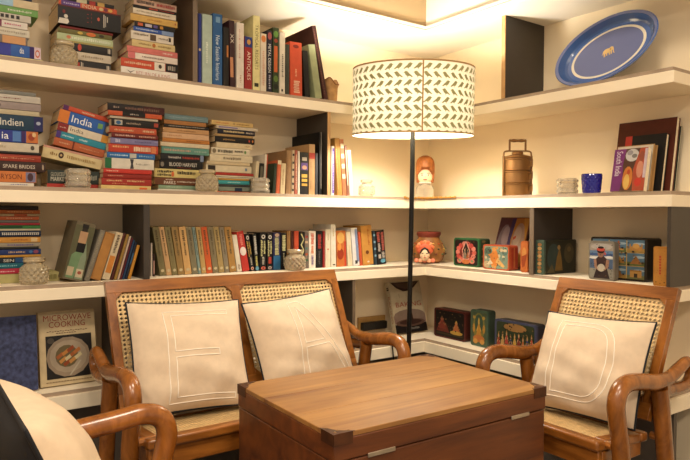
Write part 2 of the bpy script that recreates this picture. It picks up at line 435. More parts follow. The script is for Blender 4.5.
stack('A', 'top-shelf stack touching brown divider', G, [
    (121, 177.5, 9, '#f0e8dc', 'white paperback reading RETURN', T_('RETURN OF A KING', .26, .86, '#c06a58', .25, .65)+[('p', [(.09, .7), (.16, .35), (.24, .72), (.16, .48)], '#4a3a30')]),
    (121, 177.5, 8.5, '#d2512c', 'orange white and black paperback', B_(.58, .77, '#efe4d2')+B_(.78, 1, '#1f1a18')+line(.06, .52, '#eac2a0', .35, .65)+line(.82, .96, '#b8ac9c', .2, .8)+[('e', .68, .5, .03, .25, '#5a4a3a')]),
    (128, 177.5, 6.5, '#efdfcf', 'white book with pink head', B_(0, .14, '#e07a7a')+line(.28, .72, '#8a7668')),
    (127, 177.5, 6, '#df7d72', 'salmon pink book', line(.7, .9, '#f4d2c4')),
    (132, 175, 7, '#e2c98c', 'pale yellow book with small emblem', line(.15, .42, '#a88a50')+[('e', .5, .5, .04, .3, '#c0762c')]+line(.6, .9, '#a88a50')),
    (131, 173.5, 8.5, '#eaddca', 'white paperback with tiny picture', [('r', .44, .12, .58, .85, '#6a5238'), ('r', .88, .3, .94, .8, '#4a4038')]+line(.06, .4, '#8c7c66', .5, .8)+line(.64, .86, '#8c7c66', .4, .6)),
    (133.5, 173.5, 4.5, '#3d63b0', 'thin blue book', B_(.7, 1, '#8da3c8')+line(.06, .6, '#c8d4ec')),
    (134.5, 175, 5, '#241f1c', 'black book with coloured blocks', B_(.08, .2, '#d86a34', .2, .8)+B_(.26, .42, '#c8bcc0', .2, .8)+B_(.46, .56, '#6a5a9c', .2, .8)+B_(.62, .7, '#c8902c', .2, .8)),
    (130.5, 177.5, 7, '#dfb45c', 'golden yellow book', line(.35, .65, '#c08a34')+[('e', .95, .5, .015, .15, '#b84c24')]),
    (133, 176, 5.8, '#eadbc2', 'cream book with spaced lettering', line(.08, .85, '#a8987c')),
    (133, 176.5, 3.2, '#26201d', 'thin black book with red lettering', line(.36, .56, '#d8583c', .2, .8)+line(.6, .95, '#b03c2c', .3, .7)),
    (134, 176.5, 7, '#d9b49c', 'pinkish beige book', line(.06, .46, '#3c2c24', .25, .75)+line(.52, .96, '#b4443c', .25, .75))], tot=76)
# ---- top shelf, upright
G = 'upright books on the top shelf'
uprights('A', 'upright book right of top-shelf brown divider', G, [
    (198, 201.8, None, 13, '#2c3a8c', 'dark blue book', .19, B_(0, 1, '#1d2a70', .0, .3)+[('e', .52, .5, .02, .3, '#d8c09c')]),
    (202.3, 212.3, None, 13.5, '#b9c8b8', 'pale mint hardback', .2, line(.4, .7, '#e4ecdc', .35, .6)),
    (212.8, 222.5, None, 13, '#2f679c', 'blue hardback with white script', .2, T_('New Seaside Interiors', .3, .93, '#dfe6e6', .3, .72)+B_(.04, .12, '#7fa5c4', .3, .75)),
    (223.3, 229, None, 27, '#2a2522', 'black leaning book', .17, B_(.3, .5, '#c07a34', .6, .9)),
    (230.5, 236, 229, 20, '#4a2a2c', 'dark maroon book with sunset picture', .2, B_(.55, .85, '#d49468', .05, .6)+T_('XX', .2, .34, '#e8dccc', .2, .8)),
    (236.6, 244, None, 22, '#eadccb', 'cream white book', .2, line(.1, .55, '#d0a090', .3, .5)+line(.8, .92, '#c8a890', .4, .7)),
    (244.6, 252.3, None, 36, '#a82c28', 'red book with blue head', .16, B_(0, .2, '#2b3f86')+[('e', .1, .55, .05, .25, '#d8a04c')]+T_('ANTIQUES', .28, .82, '#f0dcc4', .25, .78)),
    (253, 260, None, 15, '#e9dc9c', 'tall pale yellow book', .225, T_('TROPICAL RESORTS', .12, .72, '#6d6a3c', .3, .75)+B_(.9, .95, '#3c3826', .2, .8)),
    (260.5, 266.5, None, 33, '#e4d4bc', 'cream book with orange blossom', .18, [('e', .09, .5, .06, .4, '#e08a44')]+line(.3, .9, '#dcae94', .3, .7)),
    (267, 272.2, None, 30, '#2e2a3a', 'black book with white title', .19, T_('METAL DESIGN', .22, .68, '#efe9e0', .22, .72)+line(.72, .95, '#b4aebc', .3, .7)+[('e', .09, .5, .06, .4, '#b05c5c')]),
    (272.7, 279, None, 27, '#3d4a2a', 'dark green book with orange panel', .2, B_(.28, .68, '#d86c30', .2, .75)+[('e', .1, .5, .05, .4, '#6c9a44'), ('e', .2, .5, .03, .3, '#a8482c'), ('e', .78, .5, .05, .35, '#6f8a3c'), ('e', .9, .5, .04, .4, '#2a2a20')]),
    (279.6, 285.2, None, 32, '#e6d9c4', 'cream book with grey lettering', .19, line(.35, .72, '#8c8478', .35, .7)+B_(.92, .96, '#4a4238', .3, .6)),
    (285.7, 289.5, None, 44, '#4a4c40', 'thin grey green book', .16, []),
    (290.5, 302.5, 289, 41, '#dc5a30', 'orange red hardback', .17, [('e', .08, .5, .035, .25, '#8c2c1c')]+line(.5, .65, '#f0b48c', .4, .6)+line(.72, .95, '#f0c0a0', .25, .8)),
    (305, 310.5, 300.5, 50, '#221d1a', 'black leaning paperback', .16, []),
    (315.5, 322.5, 303.5, 43.5, '#a9ae84', 'pale green leaning hardback', .17, []),
    (324.5, 328.7, 309, 25, '#5c3630', 'tall brown album', .24, line(.05, .95, '#8c5a4c', .2, .4)+line(.03, .97, '#3a1e1c', .6, .8))])

# ---- second shelf, stacks
G = 'books stacked on the second shelf'
stack('B', 'leftmost second-shelf stack', G, [
    (None, 34, 4, '#e6dccb', 'white book', line(.65, .9, '#8a80b0')),
    (None, 36.3, 11, '#d9823a', 'orange paperback with portrait end', T_('BRYSON', .42, .78, '#6a3018', .28, .74)+[('r', .84, .05, .99, .95, '#8a86a4'), ('e', .91, .5, .045, .38, '#5a3c44')]),
    (None, 45.5, 9.5, '#4a3028', 'dark brown SPARE BRIDES paperback', T_('SPARE BRIDES', .36, .84, '#e6d5c2', .3, .68)+line(.04, .24, '#f0e6d8', .15, .85)+[('e', .96, .5, .015, .3, '#b8a48c')]),
    (None, 41, 7, '#a83c24', 'brick red book', B_(0, 1, '#c8603c', .62, .74)+line(.4, .9, '#e0a078', .35, .55)),
    (None, 41, 2.5, '#2c2420', 'thin black book', []),
    (None, 39, 9, '#ddd0b8', 'cream book with dark dot', [('e', .9, .5, .03, .25, '#5c5448')]+line(.1, .5, '#c4b698')),
    (None, 38, 12, '#2a5aa8', 'blue travel guide with orange photo', B_(.3, .62, '#33409c')+B_(.62, .74, '#5c8ccc', .1, .9)+B_(.75, .81, '#4a2a6c')+B_(.82, 1, '#d8803c')+[('e', .9, .5, .05, .3, '#b04a24'), ('e', .94, .72, .03, .2, '#f0c890')]+T_('ia', .46, .56, '#ffffff', .25, .8)),
    (None, 43, 15, '#1f4660', 'dark teal book titled Indien', B_(.86, 1, '#2c2f6c')+T_('Indien', .36, .7, '#f2ece0', .28, .76)+[('e', .93, .55, .035, .12, '#b8c0d8')]),
    (None, 39.5, 5, '#d2c3a0', 'thin tan book', []),
    (None, 41, 7.5, '#ab9a94', 'mauve grey book', line(.1, .4, '#7c6c68')),
    (None, 40.5, 7, '#d4cabb', 'pale grey book', line(.3, .7, '#8c4438', .4, .6)),
    (None, 36, 4, '#8f8d84', 'thin slate book', [])])
GS = 'second-shelf stack behind the square glass tealight'
z = stack('B', GS, G, [
    (47, 98, 4.5, '#c23c2c', 'thin red book', line(.3, .6, '#e8a088')),
    (47.5, 99.5, 13, '#3c4640', 'dark grey green book', T_('GLOUCESTER', .06, .4, '#d5cdb8', .56, .84)+T_('MARKET', .06, .36, '#e8e0cc', .18, .5)+line(.8, .95, '#a8a898', .3, .7))], y0=Y2)
def tl(px0, py0, px1, py1, tp, D, colr, desc, sp, y0):
    a = hit(px0, py0, 'L', y0); b = hit(px1, py1, 'L', y0)
    tilted(a, b, tp*2.15/F_PX, D, colr, desc, G, sp, y0)
tl(41.5, 156.5, 101, 170, 12.5, .14, '#e4d09c', 'cream and pink book tilted above the dark grey green book', B_(0, 1, '#d8a08c', .82, .99)+[('e', .30, .45, .045, .26, '#4a3428'), ('e', .30, .45, .02, .1, '#c8a878')]+line(.12, .24, '#a8864c', .3, .6)+line(.4, .88, '#b89a60', .3, .6), Y2)
# the tilted guides lie parallel on top of one another
ang0 = hit(53, 144.2, 'L', Y2); ang1 = hit(106, 158.6, 'L', Y2)
dv = (ang1-ang0)/np.linalg.norm(ang1-ang0); nv = np.array([-dv[2], 0, dv[0]])
base = ang0.copy()
for tp, L, sh, colr, desc, sp in (
    (8.2, .168, .000, '#c2693a', 'orange brown book, lowest of the tilted travel guides', B_(.36, .39, '#7a3418')+line(.1, .3, '#e0a880', .4, .6)+line(.5, .9, '#d89468', .4, .6)),
    (7.0, .166, .002, '#2f9cb0', 'turquoise book with purple end among the tilted travel guides', B_(0, .09, '#5c3a8c')+line(.12, .34, '#c4e4e8', .35, .65)+line(.45, .62, '#c4e4e8', .35, .65)),
    (8.2, .170, .001, '#e9dcc4', 'white guide titled India with red end, tilted', B_(0, .2, '#9c2c28')+B_(.86, 1, '#e0a034')+T_('India', .24, .5, '#6c6862', .3, .78)+line(.04, .16, '#e0b0a0', .4, .6)),
    (13.6, .186, -.004, '#2f6dbe', 'blue guide titled India with orange end, tilted', B_(0, .18, '#e88a2c')+B_(.82, 1, '#3c506c')+[('e', .9, .45, .05, .3, '#c0a068'), ('e', .95, .6, .03, .2, '#284878'), ('r', .7, .35, .79, .75, '#7fae6c')]+T_('India', .23, .6, '#ffffff', .24, .8), ),
    (5.0, .176, .004, '#d4562c', 'thin orange red book topmost of the tilted travel guides', B_(0, .1, '#6a2c6c')+line(.35, .6, '#f0c0a0', .3, .7)+[('e', .93, .5, .03, .35, '#f0b040')])):
    T = tp*2.15/F_PX
    p = base+dv*sh; tilted(p, p+dv*L, T, .125, colr, desc, G, sp, Y2); base = base+nv*T
stack('B', 'second-shelf stack right of tilted guides', G, [
    (101, 151, 4.5, '#dcc27c', 'pale yellow book', B_(.76, .92, '#d8702c', .1, .6)),
    (101.5, 151.5, 7.5, '#ae3426', 'red book', line(.1, .4, '#e0b080', .5, .8)+line(.5, .85, '#e0b080', .5, .8)+line(.2, .5, '#d09068', .15, .35)),
    (103, 151.5, 5, '#a03022', 'darker red thin book', line(.1, .4, '#d8a080', .4, .65)),
    (103.5, 152, 5, '#cf3a2a', 'bright red book', line(.06, .3, '#f0b8a0')),
    (105, 154, 11.5, '#e4dccb', 'white book with green end', B_(0, .13, '#2f7a4c')+[('p', [(.5, .05), (.58, .05), (.56, .5), (.58, .95), (.5, .95), (.52, .5)], '#4a4a50')]+line(.62, .9, '#a8a294', .4, .6)),
    (107, 155, 6, '#2f74b4', 'blue book', line(.06, .42, '#c4dcec')+B_(.46, .6, '#c8c4b8', .1, .9)+line(.66, .95, '#a0c4e0')),
    (108.5, 158, 9, '#c8452a', 'thick orange red book', B_(.86, .96, '#e08a54', .1, .9)+line(.08, .4, '#f0b078', .55, .85)+line(.5, .84, '#f4d4b0', .2, .8)),
    (110.5, 158, 6.5, '#8c84ac', 'lavender book', line(.1, .2, '#c8c4dc', .2, .8)+line(.5, .85, '#6c6490')),
    (111.5, 158, 5, '#7a2620', 'dark red book', line(.08, .5, '#d8b09c', .3, .7)+line(.58, .95, '#d0a088', .3, .7)),
    (109.5, 156.5, 7, '#c65a34', 'rust orange book', line(.1, .5, '#eab080', .3, .6)+line(.7, .95, '#e8c098', .3, .7)),
    (111.5, 159.5, 8, '#2b2521', 'black book with little blue picture', B_(.06, .22, '#c0b8a8', .2, .85)+[('e', .14, .5, .05, .25, '#3c6c9c')]+line(.3, .6, '#a89480', .35, .65)+B_(.88, .97, '#b84a34', .25, .8)),
    (110, 158, 3, '#cbbda6', 'thin cream book', []),
    (108, 162, 5, '#d4602e', 'orange and black book', B_(.26, .68, '#231e1c')+line(.4, .56, '#c8b8a8')),
    (107.5, 164.5, 8, '#2c2322', 'black book with dark red end', B_(.62, 1, '#50201c')+line(.1, .2, '#a89080')+line(.3, .9, '#8c6858', .3, .7))], tot=83)
stack('B', 'second-shelf stack left of the quilted jar', G, [
    (158, 197, 2.5, '#dcd6c4', 'thin white book', []),
    (158.5, 197.5, 4, '#8fa88a', 'sage green book', line(.2, .6, '#b8c8ae')),
    (155, 198.5, 7.5, '#7a4a2c', 'brown PARKS paperback', T_('PARKS', .2, .46, '#efe4d2', .1, .55)+line(.24, .42, '#e4d4bc', .65, .85)+line(.5, .96, '#dccbb4', .35, .6)),
    (154.5, 201, 9, '#ddca84', 'pale yellow wordy book', line(.06, .4, '#3c3424', .52, .85)+line(.06, .36, '#3c3424', .15, .45)+line(.48, .88, '#3c3424', .4, .8)+[('e', .38, .4, .03, .3, '#d87038')]),
    (159.5, 203, 8.5, '#25211f', 'black BLOOD HARVEST paperback', T_('BLOOD HARVEST', .22, .86, '#e8dfd0', .34, .78)+line(.4, .7, '#b03c2c', .1, .25)+[('e', .06, .5, .04, .3, '#8c8478')]),
    (160.5, 203.5, 7, '#2d2c30', 'black paperback with red print', line(.18, .46, '#c8bfb4', .3, .65)+line(.5, .9, '#b04434', .3, .65)+B_(.92, 1, '#8c98b0')),
    (161.5, 209, 7, '#6fa090', 'teal green book', line(.05, .6, '#c8a890', .35, .7)+line(.68, .95, '#a4c0b0')),
    (160.5, 209.5, 4.5, '#e0cfae', 'cream book', []),
    (162.5, 209.5, 4, '#c98538', 'ochre book', line(.5, .8, '#8c5420')),
    (162.5, 209, 5.8, '#e0b68c', 'peach book', line(.1, .4, '#c08c5c')),
    (163, 209, 5, '#cfa06c', 'tan book', line(.3, .7, '#a87844')),
    (164, 209, 3.2, '#2a2420', 'thin black book', line(.1, .9, '#a89c8c', .3, .7)),
    (164, 206, 4.5, '#b98044', 'brown ochre book', []),
    (164.5, 208, 6, '#7b9698', 'dusty blue book', line(.1, .9, '#a4b8b8', .4, .6))], y0=.095, jit=.004, tot=75)
stack('B', 'second-shelf stack right of quilted jar', G, [
    (217, 250.5, 2, '#d8602c', 'thin orange book', []),
    (219, 250, 4.5, '#8c9484', 'grey green book', B_(.5, .74, '#2c3c54', .0, .8)),
    (219, 250, 2.6, '#4c4a46', 'thin charcoal book', []),
    (218, 249.5, 4.2, '#3ca0a4', 'turquoise book', line(.3, .7, '#b4dcd8')),
    (219, 249, 1.8, '#c8983c', 'very thin mustard book', []),
    (216, 253, 3.2, '#d6c9ae', 'cream striped book', B_(0, 1, '#6c5c4c', .4, .55)),
    (215, 253.5, 3, '#b4382a', 'thin red book', []),
    (206, 251.5, 7.4, '#dfcfae', 'thick cream book with dark label', B_(.04, .2, '#3c3028', .1, .9)+B_(.85, .9, '#7c8ca0', .3, .7)),
    (207, 250, 3.6, '#d4bf98', 'thin beige book', []),
    (210, 252.5, 7.2, '#e0d0ae', 'fat cream book', line(.3, .72, '#8c7c60', .3, .7)),
    (211.5, 249.5, 7, '#e6d8ba', 'cream book with black lettering', [('e', .07, .5, .05, .35, '#8c7c60')]+line(.16, .55, '#4c4434', .25, .75)+line(.6, .82, '#4c4434', .4, .75)+[('e', .88, .5, .03, .25, '#7a9a5c')]),
    (216.5, 251.5, 5.8, '#e2cda4', 'plain sand coloured book', line(.8, .95, '#b89c70')),
    (215, 254.5, 6, '#2b2522', 'black book with red dots', line(.2, .5, '#b89058')+[('e', .86, .5, .02, .25, '#c84c34'), ('e', .95, .5, .02, .25, '#d8883c')]),
    (215, 253, 2.8, '#bd9a64', 'thin tan book', []),
    (217.5, 255, 5, '#26283a', 'navy black book', line(.16, .7, '#d8c08c', .3, .75)+line(.75, .95, '#c8b8a4', .3, .7)),
    (216.5, 258, 3.5, '#d9c9ae', 'thin cream and violet book', B_(.05, .5, '#8c7ca0', .3, .7)),
    (211.5, 253, 4.8, '#dfbd78', 'pale gold book', line(.1, .4, '#c8783c')+[('e', .53, .5, .012, .2, '#3c3020')]+line(.6, .9, '#a88448'))], y0=.095, jit=.004, tot=70)
# ---- second shelf, upright
G = 'upright books on the second shelf'
PV = uprights('B', 'upright book right of the second-shelf stacks', G, [
    (254, 257.4, 256.5, 161, '#dfcca6', 'slim cream leaning book', .12, []),
    (258.2, 262.8, 260, 163, '#2c2a26', 'black slim book', .13, B_(.1, .5, '#7c7460', .2, .8)),
    (262.9, 265.9, 264.1, 154, '#e8dac2', 'tall white book edged in orange', .19, B_(0, 1, '#d0562c', .66, 1)),
    ], y0=.088)
uprights('B', 'upright book right of the second-shelf stacks', G, [
    (272, 275, None, 163, '#36422e', 'dark green thin book', .14, []),
    (276, 279.8, None, 160, '#d0683a', 'orange book with pale head', .14, B_(0, .12, '#e8d4b0')),
    (280.3, 285, None, 163, '#dcc59a', 'cream little book', .14, line(.2, .7, '#b09060', .3, .6)),
    (285.8, 291, None, 150, '#a57f54', 'tall wood-brown book', .2, line(.1, .9, '#8c6840', .1, .3)),
    (291.4, 294.2, None, 150, '#c9b08c', 'book with black dotted spine', .17, [('r', a, .15, a+.05, .85, '#3c2c24') for a in (.08, .26, .42, .58, .74, .88)]),
    (294.6, 297.4, None, 150, '#b8644c', 'thin pink brown book', .17, line(.1, .9, '#e0c0a0', .3, .7)),
    (297.9, 300, None, 151, '#e4dcca', 'thin white book', .16, []),
    (300.4, 308.4, None, 152, '#26211f', 'black book with purple and yellow panels', .17, B_(.12, .2, '#c8bca8', .2, .8)+B_(.25, .42, '#6a4a8c', .1, .9)+[('e', .36, .5, .05, .3, '#d0a07c')]+B_(.52, .6, '#d0a83c', .15, .85)+B_(.63, .7, '#d0a83c', .15, .85)+B_(.74, .8, '#c89c38', .15, .85)),
    (309, 315, None, 144, '#c59c68', 'tan book with red band', .2, B_(.17, .29, '#b83a24')+line(.35, .9, '#b48a58', .2, .4)),
    (315.4, 318, None, 153, '#4c4c50', 'thin slate book', .15, []),
    (319, 322, None, 132, '#1e1c1b', 'tall black folder', .23, B_(.0, .9, '#9c9488', .55, .8))], y0=.03, start=3, prev=PV)
uprights('B', 'book right of second-shelf light-edged divider', G, [
    (331.3, 334.3, None, 146, '#e8dfd4', 'white book with purple title strip', .16, B_(.04, .96, '#7a54b4', .3, .95)+line(.1, .9, '#f0e8f4', .5, .75)),
    (337.6, 342.6, 334.6, 138, '#c28f44', 'gold brown leaning book', .19, line(.1, .9, '#e0bc78', .1, .3)),
    (343, 347, 338.6, 139, '#c07a50', 'red and beige leaning book', .18, [('r', a, .1, a+.08, .9, '#e6d4b4') for a in (.08, .26, .44, .62)]),
    (347.4, 349.6, 342.6, 145, '#9c6a54', 'thin brown leaning paperback', .16, B_(.1, .8, '#d8c0a4', .3, .8)),
    (350, 353.6, 345, 150, '#ece2d2', 'white leaning booklet', .17, [])], y0=.02)

# ---- third shelf
G = 'books stacked on the third shelf'
stack('C', 'leftmost third-shelf stack', G, [
    (None, 59.5, 11, '#c4b97a', 'olive yellow long book', T_('ST ALL A', .42, .66, '#6c6434', .3, .68)+line(.76, .96, '#8c8448', .2, .8)),
    (None, 21.5, 6.5, '#c8304c', 'crimson book', line(.5, .9, '#f0c0c0', .35, .6)),
    (None, 23.5, 6.5, '#1f7484', 'teal book', line(.55, .9, '#8cc4c8')),
    (None, 24.5, 6.5, '#26303a', 'blue black book reading SEN', T_('SEN', .68, .84, '#e4dccc', .2, .75)+B_(.86, 1, '#2c5c8c')),
    (None, 41, 3, '#d09a34', 'thin mustard book', []),
    (None, 41, 6.5, '#2a3f78', 'blue book with coloured end', line(.5, .75, '#c8a890', .3, .7)+[('e', .92, .5, .04, .35, '#a0506c'), ('e', .84, .5, .03, .3, '#4c7cb0')]),
    (None, 39, 2.8, '#2a2826', 'thin black book', []),
    (None, 40, 5, '#a89c84', 'grey tan book', line(.5, .9, '#7c6c94', .3, .7)),
    (None, 40.5, 7, '#d69a3c', 'golden book', line(.55, .8, '#a85c24', .35, .6)+B_(.85, .95, '#e8c890', .15, .85)),
    (None, 41, 7.2, '#1e2f4c', 'navy book with white script', [sh for a in np.arange(.4, .97, .03) for sh in (('r', a, .66, a+.027, .72, '#e8e0d0'), ('r', a+.006, .3, a+.014, .68, '#e8e0d0'), ('e', a+.018, .45, .007, .1, '#e8e0d0'))]),
    (None, 40.5, 2.4, '#dccfb0', 'thin cream paperback', []),
    (None, 40.5, 4, '#4f9a54', 'green book', B_(0, .72, '#2c5c3c', .2, .8)),
    (None, 40, 3, '#cf4450', 'pinkish red book', []),
    (None, 39, 3.2, '#8d8880', 'grey book', []),
    (None, 39, 4.5, '#cf6a34', 'orange book', line(.5, .9, '#e8b088')),
    (None, 40, 3, '#cdb58c', 'thin sand book', B_(.6, .8, '#c86434')),
    (None, 40, 4.5, '#c8702c', 'rust coloured book', line(.5, .9, '#e8b078')),
    (None, 38.5, 5, '#3a2a20', 'dark brown book', [])], y0=.1, jit=.004, tot=76)
G = 'upright books on the third shelf'
uprights('C', 'leaning book left of third-shelf dark divider', G, [
    (62.5, 83.5, 78.5, 220.5, '#7f7258', 'thick grey brown book picturing green bottles', .15,
     [('r', .06, .02, .97, .98, '#6c6a4c'), ('r', .03, .34, .10, .66, '#2c2622'), ('r', .10, .36, .16, .64, '#3c3228'), ('r', .16, .30, .36, .70, '#c8a078'), ('r', .36, .30, .52, .72, '#211c1a'),
      ('p', [(.52, .3), (.58, .14), (.97, .10), (.97, .5), (.52, .7)], '#7f9e74'), ('p', [(.3, .72), (.5, .72), (.6, .6), (.97, .55), (.97, .94), (.6, .9)], '#93a184'), ('r', .78, .1, .93, .42, '#cdbb98'), ('r', .80, .56, .94, .92, '#d3c3a4'), ('e', .86, .74, .03, .1, '#b05c44')]),
    (84.3, 90, 101.3, 229.5, '#8c8474', 'grey speckled book', .14, line(.05, .95, '#a49a84', .2, .7)),
    (90.5, 101.5, 104.8, 231.5, '#b07c3c', 'ragged tan book', .14, [('p', [(.02, .1), (.5, .0), (.97, .2), (.97, .9), (.4, .97), (.05, .8)], '#c08a44')]),
    (102.2, 110, 114.3, 231.5, '#dcc9a6', 'cream book with orange panel', .14, B_(.5, .86, '#d88e34', .12, .88)+line(.06, .45, '#6c5c48', .3, .7)),
    (110.5, 113.5, 121.5, 233, '#5c2a24', 'dark red thin book', .14, []),
    (114, 117, 124, 234, '#a8843c', 'mustard brown thin book', .14, []),
    (117.5, 119.5, 126, 236, '#d2b8a4', 'pale pink thin book', .13, []),
    (120, 122, 127, 238, '#6c2430', 'wine red thin book', .13, []),
    (122.4, 124.6, 129, 240, '#2c4a6c', 'dark blue thin book', .13, []),
    (125, 127.4, 131, 242, '#243248', 'navy thin book', .13, B_(.3, .6, '#3c6c94', .2, .8)),
    (128, 131, 133.5, 245, '#d8982c', 'amber yellow thin book', .13, [])], y0=.03)
pen = [('#8a8058', 'olive grey'), ('#d4ab78', 'peach'), ('#8f8358', 'olive'), ('#aa8a52', 'brownish tan'), ('#dcb070', 'cream orange'), ('#8e8568', 'grey olive'), ('#8ba29a', 'thin teal'), ('#c6a566', 'sand'), ('#d9662a', 'bright orange'), ('#8f8262', 'dusky olive'), ('#b59c64', 'straw'), ('#948872', 'warm grey'), ('#b98d48', 'honey')]
bx = [160, 166.7, 172.4, 178.3, 185, 192.3, 198.6, 201.8, 207, 213.2, 219.2, 225, 230, 237]
tx = [152, 158.3, 164.3, 171, 178.5, 185.3, 192, 195.7, 200, 207, 213, 219, 224, 231]
P = []
for i, (c, d) in enumerate(pen):
    P.append((bx[i]+.15, bx[i+1]-.15, tx[i]+.2, 227.3, c, f'faded {d} old paperback', .115, line(.07, .3, '#5c4c30', .3, .7)+line(.33, .6, '#6c5c3c', .35, .65)+[('e', .9, .5, .03, .28, '#d8c8a0')]))
uprights('C', 'book in gap beside the third-shelf dark divider', G, [
    (150.9, 152.6, None, 243, '#e2d2c0', 'slim cream booklet', .11, []),
    (153.0, 155.2, None, 254, '#3c2420', 'slim dark brown booklet', .11, B_(.3, .9, '#c89c8c', .2, .8))], y0=.088)
PV = uprights('C', 'from left among the old paperbacks', 'faded old paperbacks on the third shelf', P, y0=.088)
K = []
blk = '#1f1d1c'
def noir(c1, c2=None, ring=True, mid=None):
    sp = line(.2, .62, c1, .12, .46)+line(.22, .56, c1, .54, .88)
    if ring: sp += [('e', .11, .5, .055, .3, '#d8cfc0'), ('e', .11, .5, .028, .15, '#3c3430')]
    if mid: sp += [('r', .64, .25, .82, .75, mid)]
    else: sp += line(.64, .84, '#b8b0a0', .3, .7)
    sp += [('e', .93, .5, .045, .34, c2 or '#c8b8a4'), ('e', .93, .5, .022, .16, '#7c3c30')]
    return sp
uprights('C', 'upright book right of the old paperbacks', G, [
    (237.6, 242.3, 232.3, 235.5, '#e5d8c0', 'cream leaning book', .12, line(.8, .95, '#8c6c54', .3, .7)),
    (243, 250, 236.5, 232, '#c83a2e', 'red leaning book with white patch', .12, [('e', .5, .5, .11, .45, '#e8dcd0')]+line(.08, .35, '#e89080', .3, .7)),
    (250.5, 255, 244.6, 234, blk, 'black paperback with gold panels', .12, noir('#c4a24c', '#d8a48c')),
    (255.4, 259.3, 252.5, 234, blk, 'black paperback with white panels', .12, line(.06, .56, '#cfc8b8', .2, .85)+line(.6, .86, '#c8bc6c', .25, .8)+[ ('e', .93, .5, .06, .45, '#6ca4b8')]),
    (259.8, 266.4, None, 232.5, blk, 'black paperback with round red emblem', .12, noir('#cfc88c', '#d86c54')),
    (267, 272.6, None, 233, blk, 'black paperback with red stripe', .12, noir('#cfc88c', '#b8aca0', True, '#b03c2c')),
    (273.2, 280.5, None, 232.5, '#35305c', 'purple and blue paperback', .12, line(.14, .6, '#cfc88c', .2, .8)+[('r', .62, .02, 1, .98, '#2c6c94'), ('e', .07, .5, .05, .3, '#c8a88c')]),
    (281, 286.5, None, 233, blk, 'black paperback with pale yellow lettering', .12, line(.06, .5, '#d4cc90', .2, .85)+line(.55, .9, '#b8b090')),
    (287, 290.6, None, 231, '#9c7440', 'wood coloured book', .13, []),
    (291, 293.8, None, 231, '#54281c', 'dark maroon book', .13, []),
    (294.2, 298.8, None, 231, '#c4512c', 'orange red book', .13, []),
    (299.3, 304.3, None, 232, '#242220', 'black book with zigzag yellow lettering', .12, [('p', [(.05, .2), (.2, .8), (.35, .25), (.5, .85), (.62, .3), (.62, .7), (.5, 1), (.35, .5), (.2, 1), (.05, .5)], '#d4cc90'), ('e', .85, .5, .05, .35, '#4c7c50')]),
    (304.8, 308.4, None, 232, '#86766a', 'grey and red patterned book', .12, [('r', a, .1, a+.06, .9, c) for a, c in ((.1, '#a8483c'), (.25, '#d0b48c'), (.42, '#5c7c74'), (.58, '#b85c3c'), (.74, '#3c6c4c'))]),
    (309, 315.8, None, 231, '#efe4d4', 'white book with orange lettering', .13, line(.06, .36, '#d8643c', .25, .75)+line(.4, .6, '#e08a60', .3, .7)+line(.66, .9, '#8c7ca0', .3, .7)),
    (316.3, 322.6, None, 231, '#2b2928', 'black book with red title block', .13, line(.1, .48, '#b84434', .22, .78)+line(.55, .9, '#6c6460', .3, .6)),
    (323.1, 325, None, 231, '#a42c2a', 'thin red book', .13, []),
    (325.4, 330.6, None, 229.5, '#e6d7bc', 'cream book with red dot', .14, [('e', .52, .5, .02, .15, '#c83c2c')]+line(.1, .3, '#b8a888', .4, .6)),
    (331.3, 336.4, 328.5, 224.5, '#e9e0cc', 'tall white book', .15, B_(.93, .96, '#3c3430', .3, .8)+line(.1, .3, '#c8b888', .4, .6)),
    (337, 346.6, 334.8, 231, '#cf7a34', 'autumn orange book', .13, [('e', .2, .45, .16, .38, '#e2b05c'), ('e', .65, .4, .16, .35, '#a8401c'), ('r', .3, .8, 1, 1, '#c84428'), ('e', .45, .3, .1, .2, '#e89a44')]),
    (348.2, 352.8, 342.2, 232, '#e6d6b6', 'ivory leaning book', .13, line(.4, .8, '#c8b490', .4, .6)),
    (353.6, 360, 349.2, 228.5, '#e4dfdc', 'white and pale blue book', .14, B_(.03, .9, '#8c98b8', .55, .95)+B_(.86, .95, '#3c3c40', .3, .7)),
    (360.4, 363, 353.2, 232, '#d05c30', 'thin orange red leaning book', .13, []),
    (363.4, 374.2, 356.2, 226, '#d49a44', 'thick golden orange book', .14, line(.1, .5, '#b86c28', .55, .75)+[('e', .68, .45, .05, .16, '#7c4420'), ('e', .92, .5, .02, .1, '#e8dccc')]),
    (375, 377.6, 368, 231, '#3c4a54', 'slate book with blue checks', .13, [('r', a, .1, a+.06, .9, '#8cb0c0') for a in (.1, .3, .5, .7)]),
    (378, 386.6, 372.4, 230.8, '#2a2624', 'black book with red and white lettering', .13, line(.05, .34, '#c86454', .08, .46)+line(.06, .6, '#c86c5c', .55, .92)+line(.38, .62, '#d8ccc0', .1, .44)+line(.64, .82, '#d8ccc0', .5, .88)+[ ('e', .9, .6, .06, .3, '#6cacc4'), ('r', .7, .1, .82, .4, '#c8bcb0')])], y0=.088, prev=PV)

